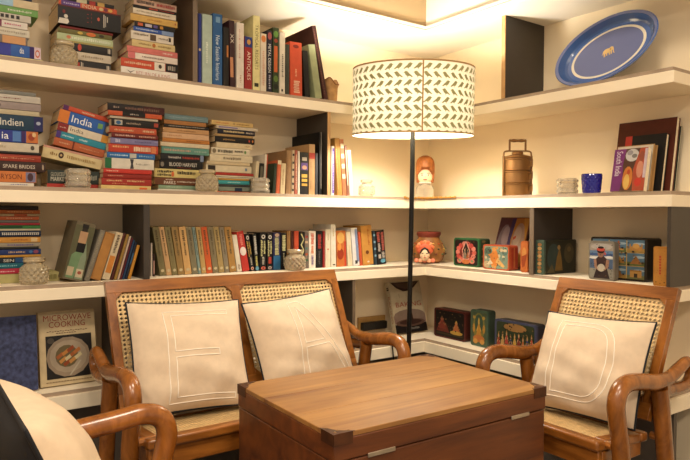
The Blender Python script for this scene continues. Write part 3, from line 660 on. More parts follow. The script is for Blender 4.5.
# ---- books shown cover-out
def display(wall, k, bl, br, ty, T, d, lean, colr, label, cover, spine=(), pages=None, H=None, group=None, yaw=0, hard=False, name='book'):
    zs = ZS[k]+.0008
    P0 = col(bl, zs, wall, d)
    base = Vector((1, 0, 0)) if wall == 'L' else Vector((0, -1, 0))
    X = Matrix.Rotation(yaw, 3, 'Z') @ base
    P1 = col_dir(br, P0, X); W = float(np.linalg.norm(P1-P0))
    inn = Vector((0, 0, 1)).cross(X)
    up = Vector((0, 0, math.cos(lean)))+inn*math.sin(lean)
    if H is None:
        H = 0; best = 1e9
        for i in range(60, 500):
            h = i*.001; q = np.array(Vector(P0)+up*h); p = 230-F_PX*((q-CAM)@CU)/((q-CAM)@CF)
            if abs(p-ty) < best: best = abs(p-ty); H = h
    nrm = X.cross(up)                      # out of the cover, toward the room
    foot = Vector(P0)+Vector((0, 0, T*math.sin(lean)))*0
    O = foot+up*H-nrm*T                    # back of the cover at the head of the spine
    O = O+Vector((0, 0, T*math.sin(lean)))
    M = frame(O, -up, X)
    return book(label, M, H, T, W, colr, spine, cover, group, hard, pages, name)
G = 'books shown cover outward'
display('L', 'D', 40.5, 97.8, 313.8, .022, .075, .20, '#dfc79a', 'cream Microwave Cooking hardback standing on lowest shelf beside bench', [
    ('t', 'MICROWAVE', .09, .865, .93, .945, '#b0482c'), ('t', 'COOKING', .18, .775, .82, .855, '#b0482c')]
    + [('r', .14+.045*i, .715+.006*(i % 2), .175+.045*i, .725+.006*(i % 2), '#7c6444') for i in range(16)]+[('r', .3+.045*i, .69, .335+.045*i, .70, '#7c6444') for i in range(8)]
    + [('r', .115, .09, .92, .665, '#2a241e'), ('e', .5, .37, .385, .27, '#a8937a'), ('e', .5, .375, .33, .22, '#b9a68c'), ('e', .47, .38, .2, .15, '#7a6a44')]
    + [('p', [(a, b), (a+.11, b+.06), (a+.14, b+.02), (a+.03, b-.04)], c) for a, b, c in ((.28, .38, '#b8682c'), (.38, .42, '#cf8a3c'), (.47, .46, '#a8501f'), (.33, .32, '#d89a4c'), (.43, .35, '#e0cfa0'), (.52, .4, '#b8682c'), (.58, .43, '#c87a34'), (.4, .28, '#a8501f'), (.5, .31, '#d89a4c'), (.6, .36, '#e0cfa0'))]
    + [('p', [(.5, .12), (.53, .12), (.72, .3), (.7, .31)], '#c8bca4'), ('e', .2, .6, .06, .04, '#5a5044')]
    + [('r', .1+.05*i, .045, .14+.05*i, .054, '#8c7450') for i in range(16)], B_(0, 1, '#c8ac78', .1, .9), PAGEW, group=G, hard=True)
MC[('#343c66', .48, .09, 40, 0, 0, 0, 0, TONE)] = mat('#4a5278', .6, .5, 75)
rb = []
rnd = random.Random(3)
for i in range(210):
    u, v = rnd.uniform(.02, .97), rnd.uniform(.02, .97); s_ = rnd.uniform(.006, .02)
    rb.append(('e', u, v, s_, s_*.9, rnd.choice(['#2a3158', '#3d4470', '#6a5868', '#54507a', '#252b4c'])))
display('L', 'D', -52, 38.5, 323, .03, .06, .14, '#343c66', 'large book in mottled blue patterned cloth beside the microwave cookbook', (), (), PAGE, group=G, hard=True)
display('L', 'D', 396.7, 427.7, 284, .030, .13, .27, '#d8c8a8', 'BAKING cookbook with chocolate bowl cover behind the floor lamp', [
    ('p', [(.05, .985), (.97, .985), (.80, .88), (.62, .81), (.42, .80), (.22, .87)], '#4a332a'), ('p', [(.12, .965), (.9, .965), (.72, .88), (.5, .84), (.28, .89)], '#6c5446'),
    ('t', 'BAKING', .12, .50, .93, .595, '#b8503c'), ('r', .26, .68, .27, .76, '#8c7c68'),
    ('r', 0, .18, 1, .33, '#9c8074'), ('e', .5, .33, .5, .12, '#a08878'), ('r', 0, 0, 1, .17, '#231c1c'), ('e', .5, .19, .47, .075, '#7a5a4c'), ('e', .5, .2, .36, .05, '#4a3028'), ('p', [(.56, .5), (.58, .5), (.6, .2), (.54, .2)], '#4a3028'), ('t', 'chocolate', .46, .06, .74, .105, '#c8c0b4')],
    line(.1, .16, '#2a2420', .2, .8)+[('t', 'BAKING', .28, .25, .8, .75, '#b8805c')], PAGEW, group=G)
display('R', 'B', 610, 643.4, 151.2, .022, .045, .19, '#e2d4c8', 'South India guidebook leaning in front of the books on right shelf', [
    ('p', [(0, 0), (.28, 0), (.34, .3), (.30, .62), (.36, 1), (0, 1)], '#8c3f86'), ('tv', 'South India', .08, .36, .26, .95, '#f2e6ee'), ('p', [(.28, 0), (.34, .3), (.30, .62), (.36, 1), (.78, 1), (.62, .5), (.66, 0)], '#6a4a38'),
    ('e', .55, .84, .2, .15, '#d8d4d0'), ('e', .48, .9, .09, .06, '#a8a4a8'), ('e', .62, .82, .08, .05, '#8c8884'), ('e', .48, .3, .15, .28, '#e08a34'), ('e', .46, .22, .09, .18, '#f2c868'), ('e', .5, .45, .05, .06, '#c8542c'),
    ('p', [(.66, 0), (.62, .5), (.78, 1), (1, 1), (1, 0)], '#c05a3a'), ('e', .82, .5, .1, .2, '#e09a7c'), ('e', .8, .2, .1, .1, '#d8402c'), ('e', .84, .8, .08, .12, '#a85c44'), ('r', .92, .3, 1, .98, '#d8c4cc')], B_(0, 1, '#8c3f86'), PAGEW, group=G)
display('R', 'B', 612, 649.5, 148, .022, .085, .18, '#c49a60', 'tan and cream hardback behind the South India guidebook', [('r', .03, .02, .97, .985, '#e2d6c0')], (), mat('#b98f54', .8), group=G, hard=True)
display('R', 'B', 619.5, 660.5, 138, .020, .122, .18, '#26221f', 'black hardback with red corner behind the cream hardback', [('r', 0, .6, .17, 1, '#c8402c')], (), PAGEW, group=G, hard=True)
display('R', 'B', 611.5, 669.5, 125, .024, .158, .17, '#6c3320', 'largest brown hardback at back of the leaning books', [], (), PAGEW, group=G, hard=True)
display('R', 'B', 616, 674.5, 133, .007, .190, .17, '#3a4a40', 'thin dark green book behind the largest brown hardback', [], (), PAGEW, group=G)

# ------------------------------------------------------------------ tins and painted boxes
def place(wall, k, bl, br, ty, d, yaw=0):
    zs = ZS[k]+.0006; P0 = col(bl, zs, wall, d)
    base = Vector((1, 0, 0)) if wall == 'L' else Vector((0, -1, 0))
    X = Matrix.Rotation(yaw, 3, 'Z') @ base; P1 = col_dir(br, P0, X)
    return frame(P0, X, Z=(0, 0, 1)), float(np.linalg.norm(P1-P0)), zat(P0, ty)-zs
def tin(label, wall, k, bl, br, ty, d, depth, colr, rim, pic, yaw=0, lean=0, rad=.012, name='painted_tin', group='painted tin boxes', lid=True, side=(), speck=('#3a2c20', '#8a6a3c', '#5a4a34', '#2a211a')):
    M, W, H = place(wall, k, bl, br, ty, d, yaw)
    if lean: M = M @ Matrix.Rotation(-lean, 4, 'X')
    r = thing(name, label, 'tin', M, group); rad = min(rad, H*.2)
    body = MB().prism(rrect(0, 0, W, H, rad), .012 if lid else 0.0, depth, mat(colr, .4, .2, 25, metal=.1), 'y')
    if side: body.decal((W, .012, 0), (0, depth-.012, 0), (0, 0, H), side)
    body.build('tin_body', r, bevel=.002)
    l = MB(); l.prism(rrect(-.0008, 0, W+.0008, H+.0008, rad), 0, .0118, mat(rim, .38, .15, 30, metal=.1), 'y')
    l.prism(rrect(W*.045, H*.055, W*.955, H*.945, rad*.8), -.0006, 0.0, mat(pic[0], .45, .12, 30), 'y')
    rn = random.Random(label); sp = []
    for _ in range(46):
        u, v = rn.uniform(.06, .94), rn.uniform(.07, .93); q = rn.uniform(.008, .022)
        sp.append(('e', u, v, q, q*W/H*.8, rn.choice(speck)))
    l.decal((0, -.0007, 0), (W, 0, 0), (0, 0, H), pic[1]+sp, .0002, .000025)
    l.build('tin_lid', r)
    return r
def figure(u, v, s, robe, skin, crown='#d8a83c', a=1.0):
    return [('p', [(u-.9*s*a, v), (u+.9*s*a, v), (u+.45*s*a, v+1.1*s), (u+.35*s*a, v+1.7*s), (u-.35*s*a, v+1.7*s), (u-.45*s*a, v+1.1*s)], robe), ('p', [(u-.4*s*a, v+1.4*s), (u-.8*s*a, v+.8*s), (u-.6*s*a, v+.7*s), (u-.2*s*a, v+1.2*s)], skin), ('p', [(u+.4*s*a, v+1.4*s), (u+.8*s*a, v+.8*s), (u+.6*s*a, v+.7*s), (u+.2*s*a, v+1.2*s)], skin), ('e', u, v+2.05*s, .3*s*a, .38*s, skin), ('p', [(u-.28*s*a, v+2.25*s), (u+.28*s*a, v+2.25*s), (u, v+2.8*s)], crown)]
tin('dark red tin with two seated figures, on the lowest right shelf', 'R', 'D', 434.2, 465.3, 307.3, .10, .055, '#5c2a22', '#6a2f26', ('#1c1512',
    [('p', [(.08, .22), (.5, .2), (.42, .45), (.3, .62), (.18, .5)], '#7a3424')]+figure(.26, .32, .16, '#8c3c28', '#9c5c3c', '#7a5a34')+figure(.72, .28, .14, '#b86a34', '#b87c4c', '#c89c44')+[('e', .72, .24, .2, .07, '#c8a040'), ('r', .08, .12, .92, .18, '#4a3c20')]))
tin('green upright tin with a golden seated figure, between two wider tins', 'R', 'D', 470.6, 487.2, 309, .085, .055, '#4a5c4c', '#5c7460', ('#5a6a50',
    [('e', .5, .55, .36, .38, '#8c8440'), ('e', .5, .62, .25, .27, '#47604c')]+figure(.5, .28, .19, '#c8902c', '#d8b04c', '#e0b844')+[('e', .5, .22, .34, .1, '#c87c34'), ('e', .3, .14, .14, .07, '#d8a048'), ('e', .7, .14, .14, .07, '#d8a048'), ('e', .22, .8, .08, .05, '#c8a03c'), ('e', .78, .8, .08, .05, '#c8a03c'), ('e', .2, .5, .07, .12, '#c89434'), ('e', .8, .5, .07, .12, '#c89434')]))
fig = [('e', .5, .5, .46, .42, '#38452c'), ('e', .5, .82, .28, .12, '#a87c44'), ('r', .04, .06, .96, .2, '#5c6440')]
for i, c in enumerate(['#a8442c', '#c8a05c', '#b84c3c', '#3c4c7c', '#c8a03c', '#8c3c2c', '#b8642c', '#4c4c8c', '#c85c3c']):
    fig += figure(.1+.1*i, .2+.05*((i*7) % 3), .15, c, '#c89c6c', '#b8883c', .38)
tin('slate blue tin painted with a procession, rightmost of the lowest-shelf tins', 'R', 'D', 494.7, 536, 318.5, .07, .06, '#4a4a50', '#5a5c74', ('#414a30', fig))
tin('red tin mostly hidden behind the right armchair cushion', 'R', 'D', 545, 562, 328, .13, .05, '#8c2a1e', '#a03426', ('#a8402c', [('e', .5, .5, .3, .3, '#c8844c')]))
fl = [('e', .5, .5, .26, .36, '#8c2c28')]
for i in range(14):
    a = 2*PI*i/14; fl.append(('e', .5+.33*math.cos(a), .5+.31*math.sin(a), .085, .085, ['#d86a58', '#e08c78', '#cc4c40'][i % 3]))
fl += [('p', [(.5, .92), (.66, .6), (.62, .25), (.38, .25), (.34, .6)], '#e0a490'), ('p', [(.5, .86), (.62, .58), (.58, .28), (.42, .28), (.38, .58)], '#2a201c')]+figure(.46, .3, .14, '#8c8474', '#c8a484', '#5c5448', .5)+figure(.57, .3, .12, '#b86c34', '#7c6c60', '#c8a044', .5)
fl += [('e', .5, .17, .16, .08, '#d8803c'), ('e', .25, .2, .1, .09, '#e0806c'), ('e', .75, .2, .1, .09, '#e0806c'), ('e', .25, .2, .05, .05, '#8ca46c'), ('e', .75, .2, .05, .05, '#8ca46c')]
tin('green-rimmed tin with pink flower wreath, right of the painted pot', 'R', 'C', 453.8, 478.6, 237.8, .07, .075, '#46583c', '#3f7a4c', ('#2a1a18', fl), side=[('e', .3+.4*(i % 2), .12+.13*i, .2, .05, '#8c7c4c') for i in range(7)])
fl = [('e', .55, .45, .42, .42, '#8aa08c'), ('e', .2, .7, .15, .2, '#5c7a68'), ('e', .85, .75, .12, .15, '#6c8c80'), ('e', .15, .2, .12, .14, '#c8b48c')]
for i in range(18):
    a = i*2.4; fl.append(('e', .5+.35*math.cos(a)*((i % 5)/5+.3), .5+.38*math.sin(a)*((i % 4)/4+.3), .05, .06, ['#d8c8a0', '#7c8c78', '#5c4a30', '#e0a050'][i % 4]))
fl += [('p', [(.3, .2), (.55, .15), (.62, .5), (.55, .75), (.42, .85), (.33, .65), (.2, .6), (.3, .5)], '#e08a34'), ('p', [(.5, .3), (.8, .1), (.85, .18), (.58, .5)], '#e8b86c'), ('e', .44, .82, .08, .09, '#e8a04c'), ('r', .68, .74, .92, .84, '#e0c8a0'), ('p', [(.1, .15), (.4, .25), (.3, .4)], '#e8d8b4')]
tin('orange-rimmed tin painted with a golden figure and flowers, beneath leaning picture', 'R', 'C', 483, 508.8, 244.3, .045, .06, '#c4532a', '#cc6030', ('#97a489', fl), side=[('r', .1, .1, .9, .9, '#b8401f'), ('r', .4, .1, .5, .9, '#d88444')])
tin('small orange tin squeezed against the dark divider', 'R', 'C', 520.5, 527.6, 241, .05, .03, '#b05a24', '#c46a2c', ('#cc7432', [('e', .5, .6, .3, .2, '#d89448'), ('p', [(.1, .5), (.9, .6), (.6, .2), (.2, .15)], '#a84c1f')]))
# picture box leaning behind
M, W, H = place('R', 'C', 489.5, 519, 216.5, .115)
M = M @ Matrix.Rotation(-.34, 4, 'X'); H = .232; M.translation.z += .008
r = thing('picture_block', 'painted picture of two faces leaning behind the orange-rimmed tin', 'picture', M)
MB().box(0, W, .004, .02, 0, H, mat('#3a2018', .5)).build('block_body', r)
f = MB().box(0, W, 0, .0038, 0, H, mat('#8c4a34', .45))
f.decal((0, 0, 0), (W, 0, 0), (0, 0, H), [('r', .02, .02, .5, .98, '#6d4450'), ('r', .5, .02, .98, .98, '#c08434'), ('e', .26, .5, .2, .36, '#8d7a82'), ('e', .3, .62, .13, .2, '#a8949a'), ('p', [(.42, .98), (.55, .98), (.5, .55), (.56, .2), (.44, .2), (.4, .6)], '#4c3a6c'), ('e', .74, .55, .2, .34, '#b89a84'), ('e', .7, .62, .12, .2, '#c8b09c'), ('p', [(.25, .4), (.42, .44), (.44, .38), (.3, .34)], '#b84c34'), ('p', [(.56, .6), (.66, .64), (.66, .58), (.58, .54)], '#c85c34'), ('p', [(.8, .98), (.98, .98), (.98, .5)], '#d8a03c'), ('p', [(.02, .02), (.3, .02), (.02, .4)], '#7c5438')])
f.build('picture_face', r)
# tin standing edge-out against divider
tin('dark teal tin with dim painted figures, standing against the dark divider', 'R', 'C', 535.6, 543.3, 240, .018, .215, '#3a382c', '#5f7060', ('#4c6656', [('e', .5, .1+.11*i, .28, .05, ['#c89c5c', '#a8743c'][i % 2]) for i in range(8)]),
    side=[('r', .03, .03, .97, .97, '#39382a'), ('e', .25, .5, .2, .4, '#43504a'), ('p', [(.3, .1), (.55, .1), (.5, .5), (.44, .78), (.36, .5)], '#8c6c34'), ('e', .42, .78, .05, .07, '#a8844c'), ('e', .75, .6, .16, .3, '#5c5238'), ('e', .75, .72, .06, .08, '#7c6844'), ('p', [(.05, .05), (.3, .05), (.2, .3)], '#6c6040')], rad=.006)
sea = [('r', .05, .05, .95, .3, '#9a9484'), ('r', .05, .3, .95, .55, '#5a6f8c'), ('r', .05, .55, .95, .62, '#c4c4bc'), ('r', .05, .62, .95, .69, '#44608c'), ('r', .05, .69, .95, .76, '#6a88a8'), ('e', .5, .86, .42, .08, '#b8b0a4'), ('e', .2, .57, .18, .03, '#e0dcd4'), ('e', .8, .6, .15, .03, '#e0dcd4'),
       ('p', [(.2, .05), (.84, .05), (.7, .36), (.34, .36)], '#3f2f2e'), ('p', [(.28, .36), (.74, .36), (.72, .55), (.6, .62), (.4, .62), (.28, .54)], '#4a3230'), ('p', [(.2, .52), (.3, .54), (.34, .34), (.42, .28), (.4, .24), (.24, .32)], '#b08468'), ('p', [(.82, .52), (.7, .54), (.66, .34), (.58, .28), (.6, .24), (.78, .32)], '#b08468'), ('e', .5, .32, .15, .1, '#d0c4ac'), ('e', .48, .7, .13, .12, '#9c705a'), ('e', .48, .77, .16, .085, '#2c1c18'), ('e', .48, .79, .17, .05, '#c8523c'), ('e', .48, .84, .12, .03, '#2c1c18'), ('p', [(.6, .76), (.7, .68), (.64, .64)], '#c8523c')]
tin('silver tin with a photo of a child in headscarf by the sea', 'R', 'C', 588.6, 614, 240.8, .035, .03, '#8c8478', '#8f8676', ('#a89c8c', sea), rad=.012)
mon = []
for i in range(3):
    for j in range(3):
        u, v = .04+.315*i, .05+.31*j
        mon += [('r', u, v, u+.295, v+.29, '#5f7b8c'), ('r', u, v, u+.295, v+.09, ['#6c7440', '#a8843c', '#7c7a4c'][(i+j) % 3]), ('e', u+.2, v+.2, .1, .03, '#a4b4b8')]
        sh = (i*3+j) % 4
        if sh == 0: mon += [('r', u+.06, v+.05, u+.24, v+.14, '#b8843c'), ('e', u+.15, v+.15, .06, .06, '#c8984c'), ('r', u+.04, v+.05, u+.06, v+.2, '#b8843c'), ('r', u+.24, v+.05, u+.26, v+.2, '#b8843c')]
        elif sh == 1: mon += [('p', [(u+.13, v+.04), (u+.19, v+.04), (u+.175, v+.26), (u+.145, v+.26)], '#b8642c'), ('r', u+.05, v+.04, u+.25, v+.08, '#c89044')]
        elif sh == 2: mon += [('r', u+.05, v+.04, u+.25, v+.18, '#c0924c'), ('r', u+.12, v+.04, u+.18, v+.13, '#4c3c2c'), ('r', u+.05, v+.18, u+.25, v+.21, '#a87834')]
        else: mon += [('p', [(u+.05, v+.04), (u+.25, v+.04), (u+.2, v+.14), (u+.15, v+.24), (u+.1, v+.14)], '#a8743c')]
tin('large dark tin printed with a grid of monuments', 'R', 'C', 590.5, 646.5, 236.8, .10, .10, '#352d24', '#3c3226', ('#c8a868', mon), rad=.01)
tin('small upright ochre tin with red print beside the dark end panel', 'R', 'C', 653.2, 667, 246.5, .02, .03, '#b87828', '#c08430', ('#c68a34', [('tv', 'xxxxxx', .4, .3, .56, .75, '#b84424'), ('e', .2, .1, .04, .02, '#4c3418'), ('e', .5, .07, .03, .015, '#4c3418'), ('e', .8, .1, .04, .02, '#4c3418')][1:]+[('r', .42, .3+.07*i, .56, .35+.07*i, '#b84424') for i in range(7)]), rad=.006)

TONE = 1.0
# ------------------------------------------------------------------ glassware
def glass(name, colr, rough=.12, alpha_mix=.45):
    M = bpy.data.materials.new(name); M.use_nodes = True; nt = M.node_tree; b = nt.nodes['Principled BSDF']
    b.inputs['Base Color'].default_value = (*rgb(colr), 1); b.inputs['Roughness'].default_value = rough
    b.inputs['Transmission Weight'].default_value = alpha_mix; b.inputs['IOR'].default_value = 1.45; b.inputs['Coat Weight'].default_value = .6
    nz = nt.nodes.new('ShaderNodeTexNoise'); nz.inputs['Scale'].default_value = 60
    bp = nt.nodes.new('ShaderNodeBump'); bp.inputs['Strength'].default_value = .1; nt.links.new(nz.outputs['Fac'], bp.inputs['Height']); nt.links.new(bp.outputs['Normal'], b.inputs['Normal'])
    return M
SMOKE = glass('smoky_glass', '#dbcaa8', .08, .6); CLEAR = glass('clear_pressed_glass', '#f6ecd8', .08, .8); COBALT = glass('cobalt_glass', '#1b1e98', .15, .3)
def jar(label, px0, px1, ty, k, m_=SMOKE, d=.03, wall='L'):
    zs = ZS[k]+.0005; c = col((px0+px1)/2, zs, wall, d+.03)
    dep = (c-CAM)@CF; R = (px1-px0)*dep/F_PX/2; h = zat(c, ty)-zs
    c = col((px0+px1)/2, zs, wall, R*.97+.003); R = (px1-px0)*((c-CAM)@CF)/F_PX/2; h = zat(c, ty)-zs
    o = thing('quilted_glass_jar', label, 'jar', Matrix.Translation(c), 'quilted glass jars')
    pr = [(R*.80, 0), (R*.92, .004), (R*.93, h*.12)]+[(R*(.93-.02*abs(i-4)/4), h*(.12+.5*i/16)) for i in range(1, 17)]+[(R*.78, h*.71), (R*.60, h*.78), (R*.58, h*.82)]
    b = MB().lathe(pr, m_, 72, quilt=R*.13, qn=13, qz=3.4/h*1.2, qr=(h*.06, h*.66), cap=True); b.build('jar_body', o, smooth=.25)
    MB().lathe([(R*.585, h*.82), (R*.74, h*.84), (R*.78, h*.88), (R*.76, h*.94), (R*.78, h*.97), (R*.74, h), (R*.64, h), (R*.60, h*.9), (R*.56, h*.83)], m_, 32, cap=False).build('jar_rim', o)
    return o
jar('smoky quilted glass jar before the tall top-shelf stack', 52.3, 76.5, 42, 'A')
jar('quilted glass jar between two second-shelf book stacks', 196, 218, 170, 'B')
jar('clear quilted jar alone at the end of second shelf', 358.5, 374.5, 180, 'B', CLEAR)
jar('smoky quilted jar on the third shelf before olive yellow book', 21, 47.5, 257.5, 'C')
jar('smoky quilted jar before upright books on the third shelf', 284.5, 305.5, 249.5, 'C')
def votive(label, wall, px0, px1, ty, k, m_, square, qn):
    zs = ZS[k]+.0005; c = col((px0+px1)/2, zs, wall, .04); dep = (c-CAM)@CF; R = (px1-px0)*dep/F_PX/2
    c = col((px0+px1)/2, zs, wall, R*.96+.003); h = zat(c, ty)-zs
    o = MB(); n = 64
    if square:
        prof = [(R*.88, 0)]+[(R*(.9+.08*(1 if i % 3 else -.6)), h*i/9) for i in range(1, 10)]+[(R*.86, h), (R*.8, h*.15)]
    else:
        prof = [(R*.80, 0)]+[(R*(.80+.16*i/14), h*i/14*.98) for i in range(1, 15)]+[(R*1.0, h), (R*.9, h), (R*.74, h*.12)]
    o.lathe(prof, m_, n, quilt=R*.07, qn=qn, qz=(4/h if not square else 3/h), qr=(.001, h*.93))
    ob = o.build('tealight_glass', smooth=.25); ob.matrix_world = Matrix.Translation(c)
    return tag(ob, label, 'tealight holder', 'glass tealight holders')
votive('square-patterned glass tealight before the tilted travel guides', 'L', 66, 90, 169, 'B', CLEAR, True, 12)
votive('square-patterned glass tealight before slim upright second-shelf books', 'L', 251, 269.5, 178, 'B', CLEAR, True, 12)
votive('clear knobbly tealight glass left of the cobalt one', 'R', 557, 577.5, 178.5, 'B', CLEAR, True, 10)
votive('cobalt blue tealight glass on the right shelf', 'R', 581.5, 601.5, 174, 'B', COBALT, False, 16)

# ------------------------------------------------------------------ tiffin carrier
zs = ZS['B']+.0005; c = col(517, zs, 'R', .095); dep = (c-CAM)@CF; R = 13.2*dep/F_PX
o = thing('tiffin_carrier', 'tall brass tiffin carrier with three stacked tiers and top handle', 'tiffin carrier', Matrix.Translation(c) @ Matrix.Rotation(-.62, 4, 'Z'))
H3 = .158; t3 = H3/3
for i in range(3):
    z0 = i*t3
    MB().lathe([(R*.93, z0+.0003), (R*.97, z0+.003), (R*.97, z0+t3-.008), (R*1.03, z0+t3-.006), (R*1.03, z0+t3-.002), (R*.95, z0+t3-.0006)], BRASS, 40).build('tier', o)
MB().lathe([(R*1.0, H3), (R*1.02, H3+.004), (R*.97, H3+.010), (R*.6, H3+.015), (R*.42, H3+.018), (R*.42, H3+.027), (R*.34, H3+.03)], BRASS, 40).build('lid', o)
fr = MB()
for s in (-1, 1):
    fr.box(s*R*1.05-.003, s*R*1.05+.003, -.009, .009, 0, H3+.012, BRASS)
    fr.tube(smooth_path([(s*R*1.05, 0, H3+.008), (s*R*1.0, 0, H3+.028), (s*R*.75, 0, H3+.033), (s*R*.52, 0, H3+.033)], 4), .0038, BRASS, 8)
fr.box(-R*.64, R*.64, -.008, .008, H3+.0305, H3+.0355, BRASS)
fr.build('side_frame', o, bevel=.001)
hd = MB()
for s in (-1, 1): hd.box(s*R*.6-.003, s*R*.6+.003, -.005, .005, H3+.034, H3+.078, BRASS)
hd.tube([(-R*.66, 0, H3+.077), (-R*.58, 0, H3+.077), (-R*.5, 0, H3+.077), (-R*.3, 0, H3+.077), (0, 0, H3+.077), (R*.3, 0, H3+.077), (R*.5, 0, H3+.077), (R*.58, 0, H3+.077), (R*.66, 0, H3+.077)], [.004, .0065, .005, .0075, .0055, .0075, .005, .0065, .004], BRASS, 12)
hd.build('handle', o)
la = MB()
for i in range(3):
    z0 = i*t3; la.M = Matrix.Rotation(.95, 4, 'Z'); la.box(-.008, .008, -R*1.14, -R*.96, z0+.016, z0+.04, BRASS); la.box(-.004, .004, -R*1.18, -R*1.1, z0+.022, z0+.05, BRASS)
la.build('latch', o, bevel=.001)

# ------------------------------------------------------------------ doll figurine and beads
c = np.array([.055, .075, ZS['B']+.0005]); c = col_dir(425, c, (1, -1, 0)); dep = (c-CAM)@CF; s = dep/F_PX
toc = CAM-c; ang = math.atan2(toc[1], toc[0])
o = thing('doll_figurine', 'doll head figurine with tall ginger hair on beaded base', 'figurine', Matrix.Translation(c) @ Matrix.Rotation(ang+PI/2, 4, 'Z'))
w = 8.6*s
MB().lathe([(w*.85, 0), (w*.95, .004), (w*.95, 10*s), (w*.7, 14*s), (w*.5, 15*s)], CLEAR, 40, quilt=w*.08, qn=10, qz=120, qr=(.003, 10*s)).build('beaded_base', o, smooth=.25)
cl = MB()
for i in range(14):
    a = 2*PI*i/14; cl.ell((w*.62*math.cos(a), w*.62*math.sin(a), 15.4*s), (w*.14, w*.14, w*.10), mat('#f0e6d4', .6), 8, 6)
cl.build('collar', o)
hz = 21.5*s
f = MB().ell((0, 0, hz), (w*.92, w*.86, 7.8*s), mat('#edcfa6', .5, .04), 24, 16)
f.ell((0, -w*.88, hz-.6*s), (w*.09, w*.12, .9*s), mat('#e6c298', .5, .03), 10, 8)
f.build('face', o)
hh = MB()
n = 40; vs = []; fs = []; prof = []
for i in range(15):
    t = i/14; z = 15.5*s+t*27*s; r = w*(1.0+.08*math.sin(t*PI)) if t < .75 else w*1.02*math.sqrt(max(0, 1-((t-.75)/.262)**2))
    prof.append((max(r, .001), z))
zf = 29.2*s
for r_, z in prof:
    for k in range(n):
        a = 2*PI*k/n; R_ = r_*(1+.025*math.sin(a*13))
        x, y = R_*math.cos(a), R_*math.sin(a)
        if z < zf and y < 0 and abs(x) < w*.88*(1-(max(0, z-21*s)/(8.4*s))**2*.55):
            y = max(y, -w*.30)                # opened round the face
        vs.append((x, y, z))
for i in range(14):
    for k in range(n): fs.append((i*n+k, i*n+(k+1) % n, (i+1)*n+(k+1) % n, (i+1)*n+k))
fs.append(tuple(range(14*n, 15*n))); hh.add(vs, fs, mat('#a8622c', .55, .3, 90)); hh.build('hair', o)
e = MB()
for sx in (-1, 1):
    e.ell((sx*w*.36, -w*.765, hz+1.2*s), (w*.15, w*.06, .8*s), mat('#f4ece0', .4), 10, 6)
    e.ell((sx*w*.36, -w*.81, hz+1.2*s), (w*.09, w*.04, .75*s), mat('#3a3430', .3), 8, 6)
    e.tube([(sx*w*.2, -w*.81, hz+2.6*s), (sx*w*.36, -w*.78, hz+3.0*s), (sx*w*.52, -w*.69, hz+2.5*s)], w*.025, mat('#8c5c34', .6), 6)
e.build('eyes', o)
MB().ell((0, -w*.80, hz-3.2*s), (w*.24, w*.06, .65*s), mat('#c85040', .4), 12, 6).build('lips', o)
b = MB()
for x0, x1 in ((405, 417), (418, 437), (439.5, 455)):
    p = x0
    while p < x1:
        P = hit(p, 0, 'L' if p < 424 else 'R', -.004); P = col(p, ZF['B']+.004, 'L', -.0045) if p < 424.4 else col(p, ZF['B']+.004, 'R', -.0045)
        sag = .006*math.sin(PI*(p-x0)/(x1-x0)); big = .0036+.0018*((int(p*2)) % 3 == 0)
        b.ell((P[0]-.002, P[1]-.002, ZS['B']-.001-sag*(1 if x0 < 418 else .2)), (big, big, big*1.2), GOLDM, 8, 6); p += .9
tag(b.build('bead_garland'), 'string of small gold beads hung along the corner shelf edge', 'garland')

# ------------------------------------------------------------------ painted pot with face
c = np.array([.075, .08, ZS['C']+.0006]); c = col_dir(428.5, c, (1, -1, 0)); dep = (c-CAM)@CF; s = dep/F_PX; R = 16.6*s
toc = CAM-c; ang = math.atan2(toc[1], toc[0])+PI/2
o = thing('painted_pot', 'round painted clay pot with moulded face in an orange headdress', 'pot', Matrix.Translation(c) @ Matrix.Rotation(ang, 4, 'Z'))
PT = mat('#94602f', .55, .3, 30)
h = 31*s
b = MB().lathe([(R*.62, 0), (R*.86, h*.1), (R*1.0, h*.34), (R*.97, h*.46), (R*.80, h*.66), (R*.66, h*.76), (R*.64, h*.82)], PT, 40)
for i in range(40):
    a = 2*PI*i/40; zz = h*(.30+.16*(i % 3)); rr = R*(1.0 if i % 3 == 0 else .985 if i % 3 == 1 else .82)
    b.ell((rr*math.cos(a), rr*math.sin(a), zz), (R*.08, R*.08, R*.05), mat(['#c8542c', '#5c6c44', '#d8a850', '#7c3424', '#3c3a24'][i % 5], .5), 8, 6)
for i in range(9):
    a = -.4+.23*i; b.tube([(R*1.0*math.cos(a), R*1.0*math.sin(a), h*.36), (R*.9*math.cos(a+.08), R*.9*math.sin(a+.08), h*.55), (R*.7*math.cos(a+.1), R*.7*math.sin(a+.1), h*.73)], R*.025, mat(['#d8a04c', '#54683c', '#c8542c'][i % 3], .5), 6)
b.build('pot_body', o)
MB().lathe([(R*.63, h*.82), (R*.72, h*.9), (R*.73, h*.97), (R*.68, h), (R*.6, h*.97), (R*.56, h*.84)], mat('#7c3424', .45, .1), 40, cap=False).build('pot_rim', o)
def dent(xx, zz):      # depth of the pot's front at that spot
    prof = [(0, .62), (.1, .86), (.34, 1.), (.46, .97), (.66, .8), (.76, .66)]
    t = zz/h; r0 = 1
    for (a, ra), (b_, rb_) in zip(prof, prof[1:]):
        if a <= t <= b_: r0 = ra+(rb_-ra)*(t-a)/(b_-a)
    return -math.sqrt(max(.01, (R*r0)**2-xx**2))
fx = -R*.22
hd = MB()
hd.ell((fx, dent(fx, h*.45)+R*.06, h*.48), (R*.52, R*.16, h*.22), mat('#d2603a', .5, .15), 20, 12)
